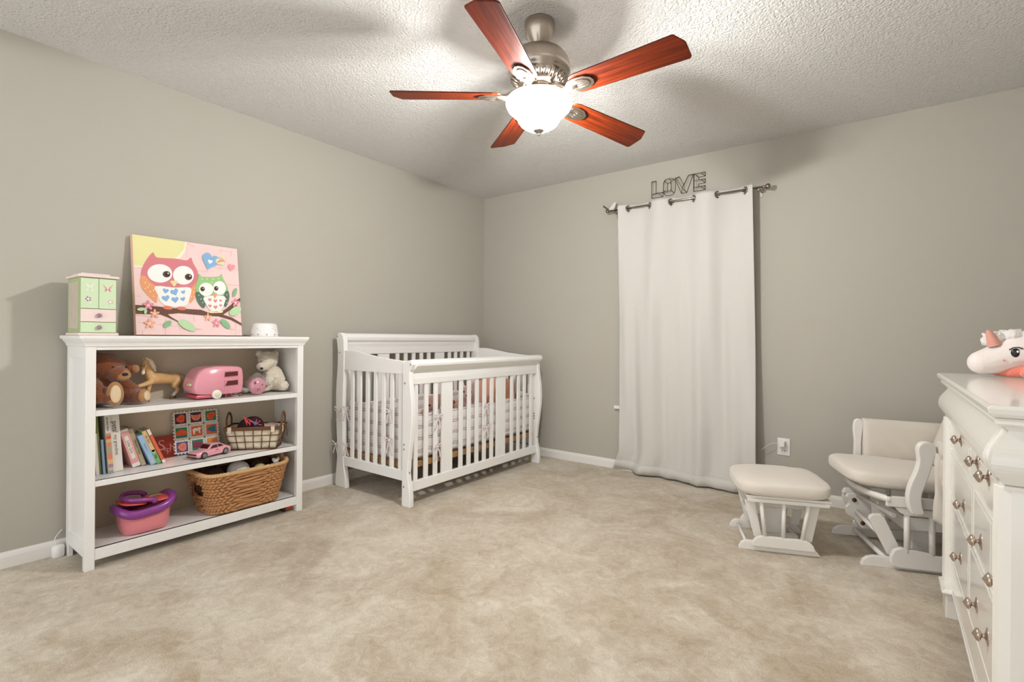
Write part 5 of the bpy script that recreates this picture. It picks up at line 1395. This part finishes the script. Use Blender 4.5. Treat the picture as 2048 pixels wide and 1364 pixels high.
M_neon = mat('neon_pink_wire', '#ef5a6a', .3); M_bl2 = mat('blue_wire_wrap', '#4a6da5', .4)
nh = thing('pink_wire_toy', (.25, -2.36, SB + .12), 'neon pink wire toy with a blue centre sticking out of the wire basket', 'toy')
q = MB()
W_ = lambda a, b_, c_: MWB @ Vector((a, b_, SB + c_))
P0 = W_(.055, -.055, .195)
for (b_, c_) in ((-.035, .142), (-.018, .142), (.012, .148)): q.tube([P0, W_(.062, b_, c_)], .0020, 6)
q.tube([W_(.058, -.05, .19), W_(.062, .03, .146), W_(.062, .045, .144)], .002, 6)
for (a, b_) in (((-.035, .142), (-.038, .178)), ((-.038, .178), (-.018, .142)), ((-.018, .142), (-.022, .176)), ((-.022, .176), (.008, .148))): q.tube([W_(.063, *a), W_(.063, *b_)], .002, 6)
q.tube([W_(.063, .010, .150), W_(.063, .015, .178)], .002, 6); q.tube([W_(.063, .010, .150), W_(.063, .035, .168)], .002, 6)
q.build('wire_spokes', M_neon, nh)
MB().ell(W_(.064, .010, .152), (.008, .010, .012)).build('centre', M_bl2, nh)
M_pkf = mat('pink_grey_fabric', '#b99c95', .9, bump=.3, bscale=40)
setp(MB().box(-.052, .048, .048, .112, SB + .02, SB + BH + .010, M=MWB).build('folded_cloth', M_pkf, bevel=.012, bseg=3), 'folded greyish pink cloth filling the right side of the wire basket', 'cloth')

# ------------------------------------------------------------------ bottom shelf
SL = Z3 + .0005
M_wick = mat('seagrass_strand', '#b98556', .65, var=.28, vscale=40, bump=.3, bscale=180)
M_wickl = mat('pale_wrapped_rim', '#cda272', .6, var=.2, vscale=60, bump=.3, bscale=200)
wk = thing('woven_basket', (.20, -2.43, SL), 'large brown woven seagrass basket filled with dolls on the bottom shelf', 'basket')
def rr_pt(a, hx, hy, n=.42):
    ca, sa = math.cos(a), math.sin(a)
    return hx * math.copysign(abs(ca) ** n, ca), hy * math.copysign(abs(sa) ** n, sa)
BCX, BCY = .2105, -2.437
def bpt(a, v, off=0.0):
    hx = .120 + .028 * v + off; hy = .186 + .050 * v + off
    x, y = rr_pt(a, hx, hy)
    return Vector((BCX + x, BCY + y, SL + .010 + v * .205 + .012 * v * abs(math.sin(a)) ** 6))
NA = 200
q = MB()
rowsN = 13
for r_ in range(rowsN):
    v = (r_ + .2) / rowsN
    def rad(a, r_=r_): return .0085
    # hole of the side grip at the -y end is left open between rows 6 and 9
    pts = []
    for i in range(NA):
        a = 2 * PI * i / NA
        off = .0052 * math.sin(a * 34 + (PI if r_ % 2 else 0) + r_ * .25)
        p = bpt(a, v, off); p.z += .0035 * math.sin(a * 34 + r_ * 1.1 + 1.2)
        hole = 6 <= r_ <= 9 and abs(((a - 1.5 * PI + PI) % (2 * PI)) - PI) < .25
        pts.append((p, hole))
    seg_ = []
    start = next((i for i, (p, h) in enumerate(pts) if h), None)
    if start is None: q.tube([p for p, h in pts], .0085, 6, closed=True)
    else:
        order = pts[start:] + pts[:start]
        run = []
        for p, h in order + [(None, True)]:
            if h:
                if len(run) > 3: q.tube(run, .0085, 6)
                run = []
            else: run.append(p)
q.build('woven_wall', M_wick, wk)
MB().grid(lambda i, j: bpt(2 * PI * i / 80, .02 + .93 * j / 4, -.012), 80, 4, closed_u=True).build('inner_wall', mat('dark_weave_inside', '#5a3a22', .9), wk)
MB().prism([((bpt(2 * PI * i / 60, 0, -.006)).x, (bpt(2 * PI * i / 60, 0, -.006)).y) for i in range(60)], SL, SL + .012, 'z').build('base', M_wick, wk)
q = MB()
rim = [bpt(2 * PI * i / 240, 1.03, .004) for i in range(240)]
q.tube(rim, [.0115 + .0016 * math.sin(i * 1.9) for i in range(240)], 10, closed=True)
q.build('rim', M_wickl, wk)
for sg in (-1, 1):
    hp = smooth_poly([(BCX - .06, BCY + sg * .232, SL + .215), (BCX - .055, BCY + sg * .236, SL + .255), (BCX, BCY + sg * .238, SL + .270), (BCX + .045, BCY + sg * .236, SL + .258), (BCX + .05, BCY + sg * .232, SL + .215)], 8, False) if sg > 0 else None
    if hp: MB().tube(hp, [.0085 + .0012 * math.sin(i * 2.2) for i in range(len(hp))], 10).build('handle', M_wickl, wk)
tg = MB().prism([(.24, SL + .115), (.262, SL + .115), (.262, SL + .185), (.24, SL + .185)], BCY - .252, BCY - .250, 'y'); tg.build('paper_tag', mat('brown_card', '#6b3a2a', .8), wk)
MB().tube([(.251, BCY - .251, SL + .185), (.22, BCY - .245, SL + .225)], .001, 6).build('tag_string', M_wickl, wk)
# its contents
M_hair = mat('auburn_doll_hair', '#4a2416', .6, bump=1, bscale=60, var=.5, vscale=30)
def hairball(name, c_, rad, label, m_=M_hair, seed=1):
    t = thing(name, (c_[0], c_[1], c_[2] - rad[2]), label, 'doll', 'dolls in the woven basket')
    MB().ell(c_, rad, seg=30, rings=18).build('hair', m_, t, disp=(.02, .02))
    return t
dd = hairball('doll', (.19, -2.572, SL + .185), (.075, .062, .054), 'doll with messy dark auburn hair at the left inside the woven basket')
MB().ell((.235, -2.575, SL + .192), (.014, .022, .020)).build('face', mat('doll_skin', '#c98a68', .5), dd)
MB().ell((.245, -2.603, SL + .180), (.010, .020, .012)).build('hair_bow', mat('red_bow', '#c94a2e', .5), dd)
d2 = hairball('doll', (.155, -2.30, SL + .20), (.062, .070, .050), 'dark brown haired doll at the back right inside the woven basket')
M_wst = mat('white_knit', '#f3efe8', .9, bump=.5, bscale=90)
setp(MB().ell((.225, -2.442, SL + .192), (.072, .060, .058)).build('knit_hat', M_wst, disp=(.004, .02)), 'white knitted hat with fine ridges in the middle of the woven basket', 'hat')
M_yb = mat('yellow_green_ball', '#c9c089', .6)
setp(MB().ell((.275, -2.345, SL + .192), .034).build('toy_ball', M_yb), 'pale yellow green ball in front of the white knitted hat in the woven basket', 'ball')
q = MB().ell((.285, -2.255, SL + .225), (.012, .018, .016)).ell((.285, -2.240, SL + .235), (.008, .009, .010)).ell((.285, -2.270, SL + .236), (.008, .009, .010))
setp(q.build('small_white_toy', M_plastic, voxel=.003, smooth_it=2), 'tiny white plastic toy at the right rim of the woven basket', 'toy')

# pink picnic tub with purple rim
M_tub = mat('salmon_pink_plastic', '#e58a92', .3)
M_prp = mat('purple_plastic', '#8a3a8c', .22, coat=.4)
M_lid = mat('coral_lid', '#e2554f', .25, coat=.3)
pt = thing('picnic_basket', (.245, -2.905, SL), 'pink toy picnic tub with purple rim and handle on the bottom shelf', 'toy basket')
PCX, PCY = .235, -2.905
def tubp(i, j, n=64):
    a = 2 * PI * i / n
    z = [0, .006, .03, .06, .09, .115][j]
    k = [.80, .87, .95, .985, 1.0, 1.01][j]
    x, y = rr_pt(a, .078 * k, .106 * k, .62)
    return Vector((PCX + x, PCY + y, SL + z + (0.006 * (1 - abs(math.sin(a))) if j == 0 else 0)))
q = MB(); q.grid(tubp, 64, 5, closed_u=True); q.faces([tubp(i, 0) for i in range(64)], [tuple(range(64))]); q.build('tub', M_tub, pt, weld=True)
def rimp(i, j):
    a = 2 * PI * i / 64
    x0_, y0_ = rr_pt(a, 1, 1, .62)
    pr = [(-.004, -.018), (.009, -.021), (.019, -.008), (.018, .013), (.007, .022), (-.006, .018), (-.011, .002)][j % 7]
    hx, hy = .080 + pr[0], .110 + pr[0] * 1.2
    z = SL + .118 + pr[1] + .016 * math.cos(2 * a) * -1 + .004 - .030 * (y0_ * -1 > .6) * 0
    return Vector((PCX + x0_ * hx, PCY + y0_ * hy, z + .012 * y0_))
q = MB()
V = [[q.bm.verts.new(rimp(i, j)) for j in range(7)] for i in range(64)]
for i in range(64):
    for j in range(7):
        f = q.bm.faces.new((V[i][j], V[(i + 1) % 64][j], V[(i + 1) % 64][(j + 1) % 7], V[i][(j + 1) % 7])); f.smooth = True
q.build('rim', M_prp, pt)
def lidp(y0_, y1_, tilt, lift):
    def f(i, j):
        a = 2 * PI * i / 40; r_ = j / 6
        x, y = rr_pt(a, .073 * r_, (y1_ - y0_) / 2 * r_, .62)
        yy = (y0_ + y1_) / 2 + y
        return Vector((PCX + x, yy, SL + lift + tilt * (yy - PCY) + .008 * (1 - r_ ** 2)))
    return f
q = MB(); q.grid(lidp(PCY - .108, PCY + .004, -.16, .140), 40, 6, closed_u=True); l1 = q.build('lid', M_lid, pt, solid=.005)
q = MB(); q.grid(lidp(PCY + .000, PCY + .104, .02, .146), 40, 6, closed_u=True); l2 = q.build('lid', M_lid, pt, solid=.005)
M_st = [mat('lid_sticker_green', '#b7c27f', .4), mat('lid_sticker_cream', '#ead9b0', .4), mat('lid_sticker_grey', '#7d8a78', .4)]
for l_, fn in ((l1, lidp(PCY - .108, PCY + .004, -.16, .1437)), (l2, lidp(PCY + .0, PCY + .104, .02, .1497))):
    for k in range(3):
        q = MB(); q.grid(lambda i, j, k=k, fn=fn: Vector((PCX - .045 + .03 * k + .012 * j, fn(0, 0).y - .035 + .07 * i / 8, fn(0, 0).z - (.0 + 0 * i) - .006 * ((i - 4) / 4) ** 2 + (-.16 if fn(0, 0).y < PCY else .02) * (.07 * (i - 4) / 8))), 8, 1)
        q.build('sticker', M_st[k], l_)
hp = smooth_poly([(PCX + .072, PCY + .022, SL + .158), (PCX + .074, PCY - .02, SL + .166), (PCX + .066, PCY - .062, SL + .172), (PCX + .035, PCY - .086, SL + .176), (PCX - .02, PCY - .086, SL + .180), (PCX - .055, PCY - .055, SL + .180), (PCX - .068, PCY - .01, SL + .172), (PCX - .07, PCY + .022, SL + .160)], 6, False)
MB().tube(hp, .0105, 12).build('handle', M_prp, pt)
for sg in (-1, 1): MB().ell((PCX + sg * .073, PCY + .024, SL + .152), (.010, .014, .014)).build('hinge', M_prp, pt)
# small toy under the bookcase
ty = thing('toy_truck', (.27, -2.18, 0), 'little orange toy with black wheels under the right end of the bookcase', 'toy')
MB().prism([(-2.205, .012), (-2.160, .010), (-2.158, .032), (-2.185, .034)], .255, .305, 'x').build('body', FM['fruit'], ty, bevel=.003)
for x in (.262, .298): MB().lathe([(.0001, .004), (.010, .004), (.013, 0), (.013, -.006), (.0001, -.006)], (x, -2.207, .0135), PX, 18).build('wheel', M_black, ty)
# adapter and cord on the carpet at the left of the bookcase
ad = thing('power_adapter', (.045, -3.185, 0), 'round white power adapter with thin cord on the floor left of the bookcase', 'adapter')
MB().lathe([(.0001, 0), (.02, 0), (.024, .006), (.024, .05), (.018, .058), (.0001, .06)], (.042, -3.19, 0), seg=20).build('adapter_body', M_plastic, ad)
MB().tube(smooth_poly([(.04, -3.195, .056), (.03, -3.20, .085), (.02, -3.185, .105), (.015, -3.17, .12)], 5, False), .0018, 6).build('cord', M_plastic, ad)
# scuffs on the inside of the bookcase: two little cable holes
MB().box(XB + .0068, XB + .0076, -3.115, -3.103, .122, .130).box(XB + .0068, XB + .0076, -3.093, -3.083, .122, .130).build('cable_hole', M_dark, bc)

# ------------------------------------------------------------------ unicorn on the dresser
M_uni = mat('iridescent_white_plush', '#eee3dd', .55, bump=.2, bscale=60, sheen=.5, coat=.2)
M_unip = mat('coral_plush', '#e9836e', .9, bump=.5, bscale=120, sheen=.5)
M_horn = mat('rose_horn', '#d99a8d', .6)
M_umane = mat('white_plush_mane', '#f2ebe6', 1.0, bump=.9, bscale=120, sheen=.6)
uz = .9355
un = thing('plush_unicorn', (3.62, -1.27, uz), 'white plush unicorn with a pink horn lying on top of the dresser', 'soft toy')
q = MB()
q.chain([(3.496, -1.26, .987), (3.520, -1.255, .994), (3.558, -1.25, 1.010), (3.60, -1.25, 1.026), (3.64, -1.25, 1.038)], [.044, .050, .058, .065, .063], .2)
q.build('head', M_uni, un, voxel=.005, smooth_it=3)
MB().lathe([(.020, -.004), (.0175, .012), (.0155, .024), (.013, .036), (.0095, .048), (.005, .056), (.0001, .058)], (3.528, -1.275, 1.054), Vector((-.34, -.05, .94)), 20).build('horn', M_horn, un)
q = MB(); rr_ = random.Random(5)
for k in range(26):
    a = rr_.random(); q.ell((3.505 + .13 * a + .01 * rr_.random(), -1.25 + .03 * (rr_.random() - .5), 1.052 + .034 * math.sin(PI * min(1, a * .8 + .12)) + .008 * rr_.random()), .016 + .008 * rr_.random(), seg=10, rings=8)
q.build('mane', M_umane, un, voxel=.005, smooth_it=1, disp=(.010, .008))
e1 = MB().ell((3.579, -1.3065, 1.025), (.0135, .007, .0165)).build('eye', M_black, un)
MB().ell((3.583, -1.3128, 1.030), (.0035, .002, .0045)).build('eye_glint', M_wht, e1)
MB().tube([(3.562, -1.308, 1.036), (3.572, -1.313, 1.044), (3.585, -1.315, 1.045), (3.596, -1.314, 1.041)], .0022, 6).build('eyelash', M_black, e1)
MB().chain([(3.632, -1.285, 1.085), (3.665, -1.295, 1.105)], [.020, .010]).build('ear', M_uni, un, voxel=.004, smooth_it=2)
MB().chain([(3.640, -1.302, 1.084), (3.660, -1.308, 1.096)], [.009, .005]).build('inner_ear', M_unip, un, voxel=.003, smooth_it=2)
MB().chain([(3.520, -1.235, 1.078), (3.502, -1.22, 1.094)], [.010, .005]).build('ear', M_umane, un, voxel=.003, smooth_it=2)
q = MB()
q.chain([(3.63, -1.26, .985), (3.70, -1.27, .995), (3.78, -1.28, .99), (3.84, -1.28, .985)], [.042, .056, .056, .044], .25)
q.chain([(3.62, -1.30, .962), (3.57, -1.27, .956), (3.535, -1.25, .952)], [.022, .020, .013], .3)
q.chain([(3.66, -1.33, .962), (3.60, -1.36, .958)], [.024, .020], .3)
q.chain([(3.80, -1.33, .962), (3.74, -1.37, .958)], [.024, .020], .3)
q.build('body', M_unip, un, voxel=.005, smooth_it=3)
for (x, y, z) in ((3.548, -1.309, .998), (3.60, -1.315, .985), (3.530, -1.303, 1.012)): MB().ell((x, y + .003, z), (.004, .002, .004), seg=8, rings=6).build('spot', M_fpink, un)
